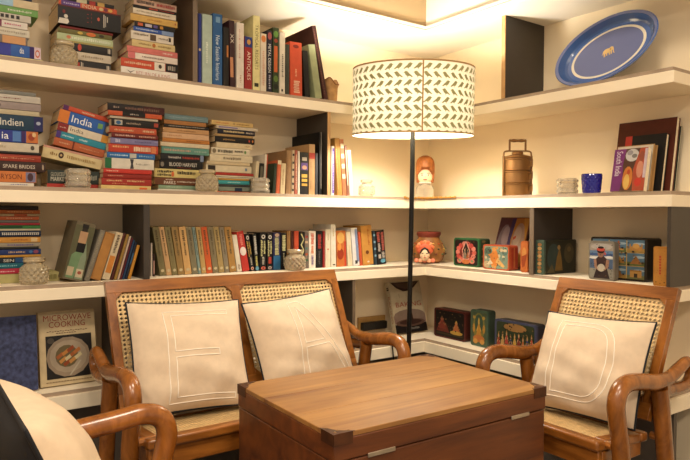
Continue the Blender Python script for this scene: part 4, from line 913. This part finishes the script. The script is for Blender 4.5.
for i in range(7):
    a = -1.2+.4*i; px_, pz = fx+R*.46*math.sin(a), h*.44+h*.24*math.cos(a)
    hd.ell((px_, dent(px_, pz)+R*.02, pz), (R*.13, R*.12, h*.07), mat(['#d86a3c', '#e08c5c'][i % 2], .5), 10, 8)
for i in range(5):
    px_ = fx-R*.48+R*.24*i; hd.ell((px_, dent(px_, h*.14)-.0, h*.11), (R*.13, R*.1, h*.07), mat(['#d87a5c', '#e8a880'][i % 2], .5), 10, 8)
hd.build('headdress', o)
fc = MB(); fy = dent(fx, h*.34)-R*.10
fc.ell((fx, fy+R*.03, h*.30), (R*.29, R*.17, h*.2), mat('#e6c9a0', .5, .05), 20, 14)
fc.ell((fx, fy-R*.14, h*.28), (R*.05, R*.05, h*.045), mat('#dfbe92', .5), 8, 6)
fc.tube([(fx-R*.26, fy-R*.06, h*.34), (fx-R*.15, fy-R*.1, h*.46), (fx, fy-R*.1, h*.505), (fx+R*.15, fy-R*.1, h*.46), (fx+R*.26, fy-R*.06, h*.34)], R*.05, mat('#2c1c18', .5), 8)
for sx in (-1, 1):
    fc.ell((fx+sx*R*.12, fy-R*.115, h*.34), (R*.065, R*.03, h*.016), mat('#3c2420', .5), 8, 6)
    fc.ell((fx+sx*R*.19, fy-R*.09, h*.25), (R*.05, R*.03, h*.03), mat('#e0a080', .5), 8, 6)
fc.ell((fx, fy-R*.13, h*.205), (R*.07, R*.03, h*.018), mat('#b84434', .5), 8, 6)
fc.build('face', o)

# ------------------------------------------------------------------ blue oval platter, underside out
lean = .34; ce = Vector((.115, -.855, 1.702)); rot = math.radians(15)
X = Vector((0, -1, 0)); inn = Vector((1, 0, 0)); up = Vector((0, 0, math.cos(lean)))+inn*math.sin(lean)
Xr = X*math.cos(rot)+up*math.sin(rot); Yr = -X*math.sin(rot)+up*math.cos(rot); Nn = Xr.cross(Yr)
M = frame(ce, Xr, Yr)
ax, ay = .206, .138
BLUE = mat('#4464a4', .22, .08, 8, coat=.5); BLUED = mat('#33558f', .25, .08, 8, coat=.5); BLUEF = mat('#67709c', .4, .06, 6)
ext = math.sqrt((ax*math.sin(rot))**2+(ay*math.cos(rot))**2)*math.cos(lean)
M.translation.z = ZS['A']+ext+.004
M.translation.x = .10
o = thing('oval_platter', 'large blue oval platter with gold elephant, propped against the wall', 'platter', M)
n = 72; b = MB()
def oval(f0): return ax-(1-f0)*.2, ay-(1-f0)*.2*.72
def ring(f0, z0, f1, z1, Mx):
    vs = []
    for f_, z_ in ((f0, z0), (f1, z1)):
        p_, q_ = oval(f_)
        for k in range(n): a = 2*PI*k/n; vs.append((p_*math.cos(a), q_*math.sin(a), z_))
    b.add(vs, [(k, (k+1) % n, n+(k+1) % n, n+k) for k in range(n)], Mx)
def disc(f0, z0, Mx):
    p_, q_ = oval(f0); b.add([(p_*math.cos(2*PI*k/n), q_*math.sin(2*PI*k/n), z0) for k in range(n)], [tuple(range(n))], Mx)
WZ = -.030
disc(.68, WZ, BLUEF)
ring(.68, WZ, .80, WZ, BLUE); ring(.80, WZ, .85, WZ+.006, BLUED); ring(.85, WZ+.006, .93, -.004, BLUED); ring(.93, -.004, .985, .0005, BLUEF); ring(.985, .0005, 1.0, -.003, BLUE)
ring(1.0, -.003, .94, -.010, BLUE); ring(.94, -.010, .84, WZ-.006, BLUE); ring(.84, WZ-.006, .1, WZ-.006, BLUE); disc(.1, WZ-.006, BLUE)
b.build('dish', o, smooth=.9)
b = MB(); WHT = mat('#e4dcc8', .6, .04)
ring(.665, WZ+.0004, .67, WZ+.0012, WHT); ring(.67, WZ+.0012, .715, WZ+.0012, WHT); ring(.715, WZ+.0012, .72, WZ+.0004, WHT)
b.build('painted_ring', o)
el = [('e', .5, .55, .30, .24, '#d9b878'), ('e', .82, .62, .17, .2, '#d9b878'), ('r', .24, .06, .36, .5, '#d9b878'), ('r', .42, .1, .5, .5, '#d9b878'), ('r', .62, .08, .72, .5, '#d9b878'), ('r', .76, .1, .84, .45, '#d9b878'), ('p', [(.92, .66), (.99, .6), (.98, .2), (1.04, .1), (1.0, .06), (.92, .18)], '#d9b878'), ('p', [(.22, .6), (.12, .3), (.15, .28), (.26, .5)], '#d9b878'), ('e', .76, .6, .06, .13, '#b8945c')]
b = MB()
b.decal((-.028, -.020, WZ), (.055, .0, 0), (0, .045, 0), el, .0006, .00005); b.build('elephant_mark', o)

# ------------------------------------------------------------------ paper cup on top shelf
zs = ZS['A']+.0005; c = col(330.5, zs, 'L', .06); dep = (c-CAM)@CF; s = dep/F_PX
o = thing('brown_pouch_cup', 'small brown leather cup with ragged rim beside the brown album', 'cup', Matrix.Translation(c))
pr = []; n = 28; vs = []; fs = []
for i in range(6):
    for k in range(n):
        a = 2*PI*k/n; t = i/5; r_ = (6.4+1.0*t)*s; z = t*(18 if i < 5 else 20+3.2*math.sin(a*2+.5)+1.2*math.sin(a*5))*s
        if i == 5: r_ *= 1.1
        vs.append((r_*math.cos(a), r_*math.sin(a), z))
for i in range(5):
    for k in range(n): fs.append((i*n+k, i*n+(k+1) % n, (i+1)*n+(k+1) % n, (i+1)*n+k))
fs.append(tuple(range(n-1, -1, -1)))
b = MB(); b.add(vs, fs, mat('#a57c4c', .8, .25, 40)); ob = b.build('cup_wall', o); ob.modifiers.new('thickness', 'SOLIDIFY').thickness = .002
b = MB(); b.tube([(vs[5*n+k][0]*1.01, vs[5*n+k][1]*1.01, vs[5*n+k][2]) for k in range(n)], .0022, mat('#7a4a28', .8), 6, closed=True); b.build('ragged_rim', o)

# ------------------------------------------------------------------ wall socket and cord
a0 = hit(357, 332, 'L', DEPTH); a1 = hit(384, 314.5, 'L', DEPTH)
o = thing('power_socket', 'wooden wall plate with two black power sockets behind the bench arm', 'power socket', Matrix.Translation((a0[0], DEPTH-.0005, a0[2])))
W = a1[0]-a0[0]; H = a1[2]-a0[2]
MB().box(0, W, -.012, 0, 0, H, mat('#b88e50', .5, .12, 30)).build('wall_plate', o, bevel=.002)
for u in (.06, .5):
    q = MB().box(W*u, W*(u+.44), -.04, -.0125, H*.12, H*.66, mat('#1c1815', .35)); q.build('socket', o, bevel=.004)
P = [hit(386, 333, 'L', .22), hit(389, 336, 'L', .08), hit(391.5, 341, 'L', -.006), hit(393, 352, 'L', -.010)]
P[0][2] = ZS['D']+.004; P[1][2] = ZS['D']+.004; P[2][2] = ZS['D']+.002
P.append(np.array([P[3][0]+.02, -.012, .25])); P.append(np.array([P[3][0]+.03, -.1, .006])); P.append(np.array([-.36, -.2, .006]))
tag(MB().tube(smooth_path([tuple(p) for p in P], 6), .003, BLACKMETAL, 8).build('electric_cable'), 'thin black cord hanging over the lowest shelf edge by the lamp', 'cord')

# ------------------------------------------------------------------ floor lamp
LX, LY = -.329, -.275
o = thing('floor_lamp', 'black floor lamp with lit drum shade printed with rows of birds', 'floor lamp', Matrix.Translation((LX, LY, 0)))
MB().lathe([(.13, 0.0005), (.132, .012), (.11, .02), (.02, .03), (.014, .05)], BLACKMETAL, 40).build('base', o)
tilt = .020
MB().tube([(-.018, 0.002, .03), (-.010, .001, .6), (0, 0, 1.30), (0, 0, 1.53)], .0098, BLACKMETAL, 14).build('pole', o)
def shade_mat(name, h_, tr):
    M = bpy.data.materials.new(name); M.use_nodes = True; nt = M.node_tree; nt.nodes.clear()
    out = nt.nodes.new('ShaderNodeOutputMaterial'); d = nt.nodes.new('ShaderNodeBsdfDiffuse'); t = nt.nodes.new('ShaderNodeBsdfTranslucent'); mx = nt.nodes.new('ShaderNodeMixShader')
    for q in (d, t): q.inputs['Color'].default_value = (*rgb(h_), 1)
    mx.inputs[0].default_value = tr
    nt.links.new(d.outputs[0], mx.inputs[1]); nt.links.new(t.outputs[0], mx.inputs[2]); nt.links.new(mx.outputs[0], out.inputs[0]); return M
SHADE = shade_mat('shade_linen', '#e6dbbd', .062); BIRD = shade_mat('shade_bird_print', '#a5a074', .07); SEAM = shade_mat('shade_binding', '#b08a5c', .09)
SR, SZ0, SZ1 = .247, 1.411, 1.681
b = MB(); n = 96
def cyl(r, z0, z1, M, a0=0, a1=2*PI):
    k = n if a1-a0 > 6 else 4; vs = []
    for z in (z0, z1):
        for i in range(k+1): a = a0+(a1-a0)*i/k; vs.append((r*math.cos(a), r*math.sin(a), z))
    b.add(vs, [(i, i+1, k+1+i+1, k+1+i) for i in range(k)], M)
cyl(SR, SZ0, SZ1, SHADE)
cyl(SR+.0006, SZ0, SZ0+.006, SEAM); cyl(SR+.0006, SZ1-.006, SZ1, SEAM)
toC = math.atan2(CAM[1]-LY, CAM[0]-LX)
sa = toC+math.asin(9/61.5)           # the seam a little right of the middle
cyl(SR+.0008, SZ0, SZ1, SEAM, sa-.012, sa+.012)
bird = [(-.5, -.40), (-.34, -.44), (-.16, -.26), (.0, -.32), (.02, -.5), (.07, -.5), (.07, -.3), (.24, -.14), (.34, .08), (.36, .2), (.5, .26), (.38, .34), (.28, .46), (.12, .46), (.02, .34), (-.08, .16), (-.24, -.04), (-.38, -.24)]
rows, cols_ = 9, 42; ph = (SZ1-SZ0-.012)/8.4; pw = 2*PI/cols_
for r_ in range(rows):
    zc = SZ1-.012-ph*(r_+.45); fl = 1 if r_ % 2 == 0 else -1
    for k in range(cols_):
        a = sa+pw*(k+.5)+(0 if r_ % 2 else .0); vs = []
        for (u, v) in bird:
            z = zc+v*ph*.84
            z = min(max(z, SZ0+.006), SZ1-.006)
            aa = a+u*fl*pw*1.02; vs.append(((SR+.0007)*math.cos(aa), (SR+.0007)*math.sin(aa), z))
        b.add(vs, [tuple(range(len(vs)))], BIRD)
tm_ = Matrix.Translation((0, 0, (SZ0+SZ1)/2)) @ Matrix.Rotation(math.radians(4.0), 4, Vector(tuple(CR))) @ Matrix.Translation((0, 0, -(SZ0+SZ1)/2))
b.v = [tuple(tm_ @ Vector(p)) for p in b.v]
shade = b.build('lamp_shade', o, smooth=1.2)
fm = MB(); fm.M = tm_; fm.tube([(SR*.995*math.cos(2*PI*i/48), SR*.995*math.sin(2*PI*i/48), SZ1-.004) for i in range(48)], .002, BLACKMETAL, 6, closed=True)
for i in range(3):
    a = 2*PI*i/3+.4; fm.tube([(.012*math.cos(a), .012*math.sin(a), SZ1-.05), (SR*.99*math.cos(a), SR*.99*math.sin(a), SZ1-.005)], .002, BLACKMETAL, 6)
fm.tube([(0, 0, 1.52), (0, 0, SZ1-.045)], .006, BLACKMETAL, 8)
fm.build('shade_frame', o)
gl = bpy.data.materials.new('bulb_glow'); gl.use_nodes = True; gb = gl.node_tree.nodes['Principled BSDF']
gb.inputs['Emission Color'].default_value = (1, .80, .52, 1); gb.inputs['Emission Strength'].default_value = 30
BZ = 1.55
b = MB(); b.ell((.055, 0, BZ), (.03, .03, .04), gl, 16, 12); b.build('bulb', o)
MB().tube([(.0, 0, 1.505), (.055, 0, 1.505)], .008, BLACKMETAL, 10).build('bulb_arm', o)
def light(name, kind, loc, energy, color, size=.1, rot=(0, 0, 0), parent=None, spot=None):
    L = bpy.data.lights.new(name, kind); L.energy = energy; L.color = color
    if kind == 'POINT': L.shadow_soft_size = size
    if kind == 'AREA': L.shape = 'DISK'; L.size = size
    if kind == 'SPOT': L.spot_size = spot; L.spot_blend = .8; L.shadow_soft_size = size
    ob = bpy.data.objects.new(name, L); ob.location = loc; ob.rotation_euler = rot; COL.objects.link(ob)
    return ob
light('lamp_bulb_light', 'POINT', (LX-.05, LY-.03, BZ), 17, (1, .965, .90), .045)

# ------------------------------------------------------------------ cane seats
def cane(b, P, U, V, w, h, pitch=.0146, off=None):
    """hand-woven cane in the w x h rectangle at P spanned by unit vectors U and V"""
    U, V = Vector(U), Vector(V); N = U.cross(V); P = Vector(P)
    def strip(a, c, wd, lift):
        d = Vector((c[0]-a[0], c[1]-a[1])); d.normalize(); q = Vector((-d.y, d.x))*wd/2
        pts = [(a[0]+q.x, a[1]+q.y), (c[0]+q.x, c[1]+q.y), (c[0]-q.x, c[1]-q.y), (a[0]-q.x, a[1]-q.y)]
        t = .0007
        vs = [tuple(P+U*x+V*y+N*lift) for x, y in pts]+[tuple(P+U*x+V*y+N*(lift-t)) for x, y in pts]
        b.add(vs, [(3, 2, 1, 0), (4, 5, 6, 7), (0, 1, 5, 4), (1, 2, 6, 5), (2, 3, 7, 6), (3, 0, 4, 7)], CANE)
    nx, ny = max(2, round(w/pitch)), max(2, round(h/pitch)); px_, py_ = w/nx, h/ny
    for i in range(nx): x = px_*(i+.5); strip((x, 0), (x, h), .36*pitch, 0)
    for j in range(ny): y = py_*(j+.5); strip((0, y), (w, y), .36*pitch, .0009)
    sl = py_/px_
    for s_ in (1, -1):
        for i in range(-ny, nx+ny):
            x0 = px_*i; pts = []
            # line through crossings: y = s_*sl*(x-x0) + py_/2
            xa, xb = 0, w
            f = lambda x: s_*sl*(x-x0)+py_/2
            g = lambda y: (y-py_/2)/(s_*sl)+x0
            lo, hi = sorted((g(0), g(h))); xa, xb = max(0, lo), min(w, hi)
            if xb-xa > .004: strip((xa, f(xa)), (xb, f(xb)), .17*pitch, .0018 if s_ == 1 else -.0009)
    return b

# ------------------------------------------------------------------ teak lounge seats
def seat_furniture(name, label, cat, W, panels, M, group=None, deep=0):
    """local: x to the sitter's left..right, -y forward, z up; the back's top is at y=-0.10"""
    o = thing(name, label, cat, M, group)
    hw = W/2
    top, bot = Vector((0, -.10+deep, .857)), Vector((0, -.270+deep, .475))
    ax_ = (top-bot).normalized(); H = (top-bot).length; nb = Vector((1, 0, 0)).cross(ax_)   # nb points backward/up
    th = .024
    R3 = Matrix(((1, 0, 0), (0, ax_.y, nb.y), (0, ax_.z, nb.z))); FM = Matrix.Translation(bot) @ R3.to_4x4()
    # frame in (x, along) with a chamfered opening for each panel
    st, rt, rb_, ms = .028, .040, .05, .034
    b = MB(); b.M = FM
    def plate(poly): b.prism(poly, -th/2, th/2, TEAK, 'z')
    b.box(-hw, hw, H-rt, H, -th/2, th/2, TEAK); b.box(-hw+.0, hw, 0, rb_, -th/2, th/2, TEAK)
    b.box(-hw, -hw+st, rb_, H-rt, -th/2, th/2, TEAK_V); b.box(hw-st, hw, rb_, H-rt, -th/2, th/2, TEAK_V)
    xs = [-hw+st, hw-st]
    if panels == 2:
        b.box(-ms/2, ms/2, rb_, H-rt, -th/2, th/2, TEAK_V); opens = [(-hw+st, -ms/2), (ms/2, hw-st)]
    else: opens = [(-hw+st, hw-st)]
    ch = .022
    for x0, x1 in opens:
        y0, y1 = rb_, H-rt
        for cx, cy, sx, sy in ((x0, y0, 1, 1), (x1, y0, -1, 1), (x0, y1, 1, -1), (x1, y1, -1, -1)):
            b.prism([(cx, cy), (cx+sx*ch, cy), (cx, cy+sy*ch)] if sx*sy > 0 else [(cx, cy), (cx, cy+sy*ch), (cx+sx*ch, cy)], -th/2, th/2, TEAK, 'z')
    for cx in (-hw+.014, hw-.014):
        for cy in (H-.010, H-.024): b.ell((cx, cy, -th/2), (.004, .004, .0015), mat('#5a3014', .5), 8, 4)
    b.build('back_frame', o, bevel=.003)
    for x0, x1 in opens:
        y0, y1 = rb_, H-rt
        c_ = MB(); cane(c_, FM @ Vector((x0-.002, y0-.002, 0)), (1, 0, 0), tuple(ax_), x1-x0+.004, y1-y0+.004)
        c_.build('back_cane', o)
        bd = MB(); bd.M = FM; e = .004
        pts = [(x0+ch+e, y0+e), (x1-ch-e, y0+e), (x1-e, y0+ch+e), (x1-e, y1-ch-e), (x1-ch-e, y1-e), (x0+ch+e, y1-e), (x0+e, y1-ch-e), (x0+e, y0+ch+e)]
        q = []
        for i in range(8):
            a, c2 = pts[i], pts[(i+1) % 8]
            for j in range(6): q.append((a[0]+(c2[0]-a[0])*j/6, a[1]+(c2[1]-a[1])*j/6, -.003))
        bd.tube(q, .0032, CANE, 6, closed=True); bd.build('cane_binding', o)
    # seat
    yf, yb, zf, zb = -.525, -.262+deep, .462, .440
    b = MB(); fr_ = .042
    dz = (zf-zb)/(yb-yf)
    sw = hw-.006
    def slab(x0, x1, y0, y1, M_, drop):
        zz = lambda y: zf-(y-yf)*dz
        vs = [(x, y, zz(y)-d_) for x in (x0, x1) for y in (y0, y1) for d_ in (drop, 0)]
        b.add(vs, [(0, 1, 3, 2), (4, 6, 7, 5), (0, 4, 5, 1), (2, 3, 7, 6), (0, 2, 6, 4), (1, 5, 7, 3)], M_)
    slab(-sw, sw, yf, yf+fr_, TEAK, .03); slab(-sw, sw, yb-fr_, yb, TEAK, .03)
    slab(-sw, -sw+fr_, yf+fr_, yb-fr_, TEAK, .03); slab(sw-fr_, sw, yf+fr_, yb-fr_, TEAK, .03)
    b.build('seat_frame', o, bevel=.008, seg=3)
    ap = MB(); ap.box(-sw+.006, sw-.006, yf+.014, yf+.034, .375, .431, TEAK); ap.box(-sw+.006, -sw+.026, yf+.034, yb-.03, .375, .425, TEAK); ap.box(sw-.026, sw-.006, yf+.034, yb-.03, .375, .425, TEAK)
    ap.build('apron', o, bevel=.003)
    c_ = MB(); cw = 2*sw-2*fr_
    cane(c_, (-sw+fr_-.002, yf+fr_-.002, zf-fr_*dz-.006), (1, 0, 0), tuple(Vector((0, 1, -dz)).normalized()), cw+.004, yb-yf-2*fr_+.004, .0105)
    c_.box(-sw+fr_, sw-fr_, yf+fr_, yb-fr_, zb-.012, zb-.010, mat('#7d5830', .8))
    c_.build('seat_cane', o)
    r_ = .0245
    for s_ in (-1, 1):
        x = s_*(hw+.025+(.026 if panels == 2 and s_ > 0 else 0))
        arm = MB()
        path = [(x, -.440, .0005), (x, -.444, .22), (x, -.460, .42), (x, -.480, .51), (x, -.490, .565), (x, -.474, .604), (x, -.432, .619), (x, -.365, .613), (x, -.29, .600), (x, -.215, .600), (x, -.150, .622), (x, -.105, .636), (x, -.080, .620), (x, -.080, .586), (x, -.110, .566), (x, -.160, .564), (x, -.215, .568), (x, -.26, .578)]
        path = [(a, b_+(deep if b_ > -.30 and c_ > .55 else 0), c_) for a, b_, c_ in path]
        sp = smooth_path(path, 5); N = len(sp)
        rr = []
        for p in sp:
            k = r_
            if p.y > -.24+deep and p.z > .55: k = r_*.78
            if p.y > -.13+deep and p.z > .55: k = r_*.70
            rr.append(k)
        for _ in range(4): rr = [rr[0]]+[(rr[i-1]+rr[i]+rr[i+1])/3 for i in range(1, N-1)]+[rr[-1]]
        arm.tube(sp, rr, TEAK_V, 16); arm.build('arm', o, smooth=1.0)
        lg = MB(); lg.tube(smooth_path([(x, -.262+deep, .578), (x, -.240+deep, .46), (x, -.205+deep, .25), (x, -.165+deep, .0005)], 4), [r_*1.0]*13, TEAK_V, 14); lg.build('leg', o, smooth=1.0)
        st_ = MB(); st_.tube([(x, -.455, .20), (x, -.205+deep, .20)], .014, TEAK, 10); st_.build('stretcher', o)
        for yy, zz in ((-.474, .445), (-.240+deep, .425)):
            pn = MB(); pn.tube([(s_*(sw-.004), yy, zz), (x-s_*.018, yy, zz)], .012, TEAK, 8); pn.build('joint_block', o)
    return o
BX = (-1.508-.602)/2; BW = .906
seat_furniture('cane_bench', 'two-seat teak bench with cane back facing the wooden chest', 'bench', BW, 2, Matrix.Translation((BX, 0, 0)), 'cane seats')
AY = -1.024; AW = .431
seat_furniture('cane_armchair', 'teak armchair with cane back against the right shelves', 'armchair', AW, 1, Matrix.Translation((.03, AY, 0)) @ Matrix.Rotation(-PI/2, 4, 'Z'), 'cane seats')
LCX, LCY, LCR = -2.03, -1.28, PI/2
seat_furniture('cane_bench', 'teak seat at the lower left of which one curved arm shows', 'bench', BW, 2, Matrix.Translation((LCX, LCY, 0)) @ Matrix.Rotation(LCR, 4, 'Z'), 'cane seats', .10)

# ------------------------------------------------------------------ cushions
def cushion(label, M, w, h, thick, letter, seed, pinch=.05, group='letter cushions'):
    """local: x right, z up, front toward -y, bottom edge on z=0"""
    o = thing('cushion', label, 'cushion', M, group); rnd = random.Random(seed)
    n = 36; ph = [rnd.uniform(0, 6.28) for _ in range(8)]
    def edge(u, v):      # sagging outline, corners pulled out
        x = (u-.5)*w*(1-pinch*(1-abs(2*v-1)**2.2)*1.0); z = v*h
        z = h/2+(z-h/2)*(1-pinch*(1-abs(2*u-1)**2.2)); return x, z
    def bulge(u, v):
        a = max(0, 1-abs(2*u-1)**2.6); c_ = max(0, 1-abs(2*v-1)**2.6); return (a*c_)**.62
    def wr(u, v):
        e_ = bulge(u, v)
        return .0032*(math.sin(9*u+5*v+ph[0])*math.sin(7*v+ph[1])+.7*math.sin(17*u-11*v+ph[2])+.5*math.sin(26*v+8*u+ph[3]))*min(1, e_*1.6)*(.4+1.2*(1-v))
    def front(u, v):
        x, z = edge(u, v); return (x, -(thick*.56*bulge(u, v)+wr(u, v)), z)
    def back(u, v):
        x, z = edge(u, v); return (x, thick*.44*bulge(u, v), z)
    for fn, M_, nm in ((front, FABRIC, 'front_panel'), (back, BLACKCLOTH, 'back_panel')):
        b = MB(); vs = [fn(i/n, j/n) for j in range(n+1) for i in range(n+1)]
        fs = [((j*(n+1)+i), (j*(n+1)+i+1), ((j+1)*(n+1)+i+1), ((j+1)*(n+1)+i)) for j in range(n) for i in range(n)]
        if nm == 'back_panel': fs = [f[::-1] for f in fs]
        b.add(vs, fs, M_); b.build(nm, o, smooth=1.2)
    per = [(i/n, 0) for i in range(n)]+[(1, i/n) for i in range(n)]+[(1-i/n, 1) for i in range(n)]+[(0, 1-i/n) for i in range(n)]
    pi_ = MB(); pi_.tube([(edge(u, v)[0], .002, edge(u, v)[1]) for u, v in per], .0036, BLACKCLOTH, 8, closed=True); pi_.build('piping', o, smooth=1.2)
    lt = MB()
    for loop in letter:
        pts = []
        for i in range(len(loop)):
            a, c_ = loop[i], loop[(i+1) % len(loop)]; k = max(2, int(math.hypot(c_[0]-a[0], c_[1]-a[1])/.03))
            for j in range(k): pts.append((a[0]+(c_[0]-a[0])*j/k, a[1]+(c_[1]-a[1])*j/k))
        P3 = [front(u, v) for u, v in pts]; P3 = [(x, y-.0006, z) for x, y, z in P3]
        lt.tube(P3, .0014, STITCH, 6, closed=True)
    if letter: lt.build('stitched_letter', o, smooth=1.2)
    return o
def off_stroke(segs, wd): return segs
E_ = [[(.25, .88), (.83, .88), (.83, .84), (.31, .84), (.31, .50), (.70, .50), (.70, .445), (.31, .445), (.31, .10), (.83, .10), (.83, .055), (.25, .055)]]
A_ = [[(.40, .92), (.36, .08), (.42, .08), (.43, .40), (.70, .40), (.86, .08), (.92, .08), (.52, .92)], [(.435, .45), (.46, .86), (.67, .45)]]
def dloop(x0, x1, y0, y1):
    r_ = []
    for i in range(21):
        a = PI/2-PI*i/20; r_.append((x0+(x1-x0)*.42+(x1-x0)*.58*abs(math.cos(a))**.62, (y0+y1)/2+(y1-y0)/2*math.copysign(abs(math.sin(a))**.75, math.sin(a))))
    return [(x0, y1)]+r_+[(x0, y0)]
D_ = [dloop(.24, .82, .10, .90), dloop(.295, .765, .145, .855)]
def lean_frame(P, X, lean, twist=0):
    X = Vector(X).normalized(); inn = Vector((0, 0, 1)).cross(X)
    up = Vector((0, 0, math.cos(lean)))+inn*math.sin(lean)
    if twist: q = Matrix.Rotation(twist, 3, X.cross(up)); X = q @ X; up = q @ up
    return frame(P, X, Z=up)
cushion('cream cushion stitched with letter E on the bench', lean_frame((-1.298, -.368, .467), (1, 0, 0), .43, -.05), .385, .36, .12, E_, 1)
cushion('cream cushion stitched with letter A on the bench', lean_frame((-.860, -.368, .467), (1, 0, 0), .43, .08), .38, .35, .12, A_, 2)
cushion('cream cushion stitched with letter D on the right armchair', lean_frame((-.345, -1.062, .464), (0, -1, 0), .43, .04), .378, .325, .13, D_, 3)
lm = Matrix.Translation((LCX, LCY, 0)) @ Matrix.Rotation(LCR, 4, 'Z')
cushion('cream and navy cushion seen side-on at the left picture edge', lm @ lean_frame((.235, -.250, .470), (1, 0, 0), .40, 0), .37, .325, .15, [], 4)

# ------------------------------------------------------------------ chest
CZ = .605
def atz(px, py, z):
    r = CF+CR*(px-345)/F_PX-CU*(py-230)/F_PX; return CAM+r*(z-CAM[2])/r[2]
q = [atz(*c_, CZ) for c_ in ((238, 384.3), (333.2, 435.2), (548.3, 386.5), (426, 354.4))]
cx = sum(p[0] for p in q)/4; cy = sum(p[1] for p in q)/4
W = (q[2][0]-q[1][0]+q[3][0]-q[0][0])/2; D = (q[0][1]-q[1][1]+q[3][1]-q[2][1])/2
o = thing('wooden_chest', 'low brown wooden chest with metal corners serving as table', 'chest', Matrix.Translation((cx, cy, 0)) @ Matrix.Rotation(math.radians(-1.3), 4, 'Z'))
hw, hd = W/2, D/2; ZL = CZ-.062
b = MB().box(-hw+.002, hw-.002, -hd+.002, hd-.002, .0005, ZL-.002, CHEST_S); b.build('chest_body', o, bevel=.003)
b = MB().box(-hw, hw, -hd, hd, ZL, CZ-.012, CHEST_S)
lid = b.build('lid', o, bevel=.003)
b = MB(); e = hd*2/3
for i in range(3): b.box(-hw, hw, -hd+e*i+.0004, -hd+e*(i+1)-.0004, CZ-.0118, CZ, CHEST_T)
b.build('lid_board', lid, bevel=.0015)
def corner(sx, sy):
    c_ = MB(); L = .056; t = .0012
    X = lambda a: sx*(hw-a); Y = lambda a: sy*(hd-a)
    poly = [(X(-t), Y(-t)), (X(L), Y(-t))]+[(X(L-L*.80*math.sin(PI/2*i/6)*1.0), Y(.006+ (L-.006)*(1-math.cos(PI/2*i/6)))) for i in range(1, 6)]+[(X(-t), Y(L))]
    if sx*sy < 0: poly = poly[::-1]
    c_.prism(poly, CZ, CZ+t, DARKBRONZE, 'z')
    for (ax1, n_) in ((0, 0), (1, 0)):
        if ax1 == 0: c_.box(min(X(-t), X(L*.9)), max(X(-t), X(L*.9)), min(Y(-t), Y(0)), max(Y(-t), Y(0)), CZ-.026, CZ, DARKBRONZE)
        else: c_.box(min(X(-t), X(0)), max(X(-t), X(0)), min(Y(-t), Y(L*.9)), max(Y(-t), Y(L*.9)), CZ-.026, CZ, DARKBRONZE)
    p = c_.build('corner_bracket', lid)
    nl = MB()
    for a, c2 in ((.01, .01), (.045, .008), (.008, .045), (.022, .02)): nl.ell((X(a), Y(c2), CZ+t), (.0035, .0035, .0016), mat('#8c6c48', .4, metal=.6), 8, 5)
    nl.build('nail', p)
for sx in (-1, 1):
    for sy in (-1, 1): corner(sx, sy)
for u0, u1 in ((.13, .24), (.80, .90)):
    h_ = MB().box(-hw+W*u0, -hw+W*u1, -hd-.0025, -hd+.001, ZL-.006, ZL+.004, STEEL); h_.build('hinge', o, bevel=.001)
b = MB()
for a, z_ in ((-.05, .47), (.10, .40), (.2, .30), (-.2, .36)): b.ell((a, -hd+.002, z_), (.007, .0012, .006), mat('#3a1c0c', .6), 10, 6)
b.build('wood_knot', o)

# ------------------------------------------------------------------ light
WARM = (1, .86, .68)
for i, (x, y, e_) in enumerate(((-1.3, -1.7, 20), (-2.9, -1.9, 24), (-1.9, -3.3, 30), (-3.2, -3.4, 16))):
    light('ceiling_downlight', 'AREA', (x, y, CEIL-.02), e_, WARM, .4)
w = bpy.data.worlds.new('room_air'); SC.world = w; w.use_nodes = True
bg = w.node_tree.nodes['Background']; bg.inputs[0].default_value = (1, .85, .69, 1); bg.inputs[1].default_value = .46

SC.view_settings.view_transform = 'Standard'; SC.view_settings.look = 'None'; SC.view_settings.gamma = 1; SC.view_settings.use_curve_mapping = False
SC.view_settings.exposure = .46
SC.cycles.use_denoising = True
SC.cycles.max_bounces = 8; SC.cycles.sample_clamp_indirect = 4
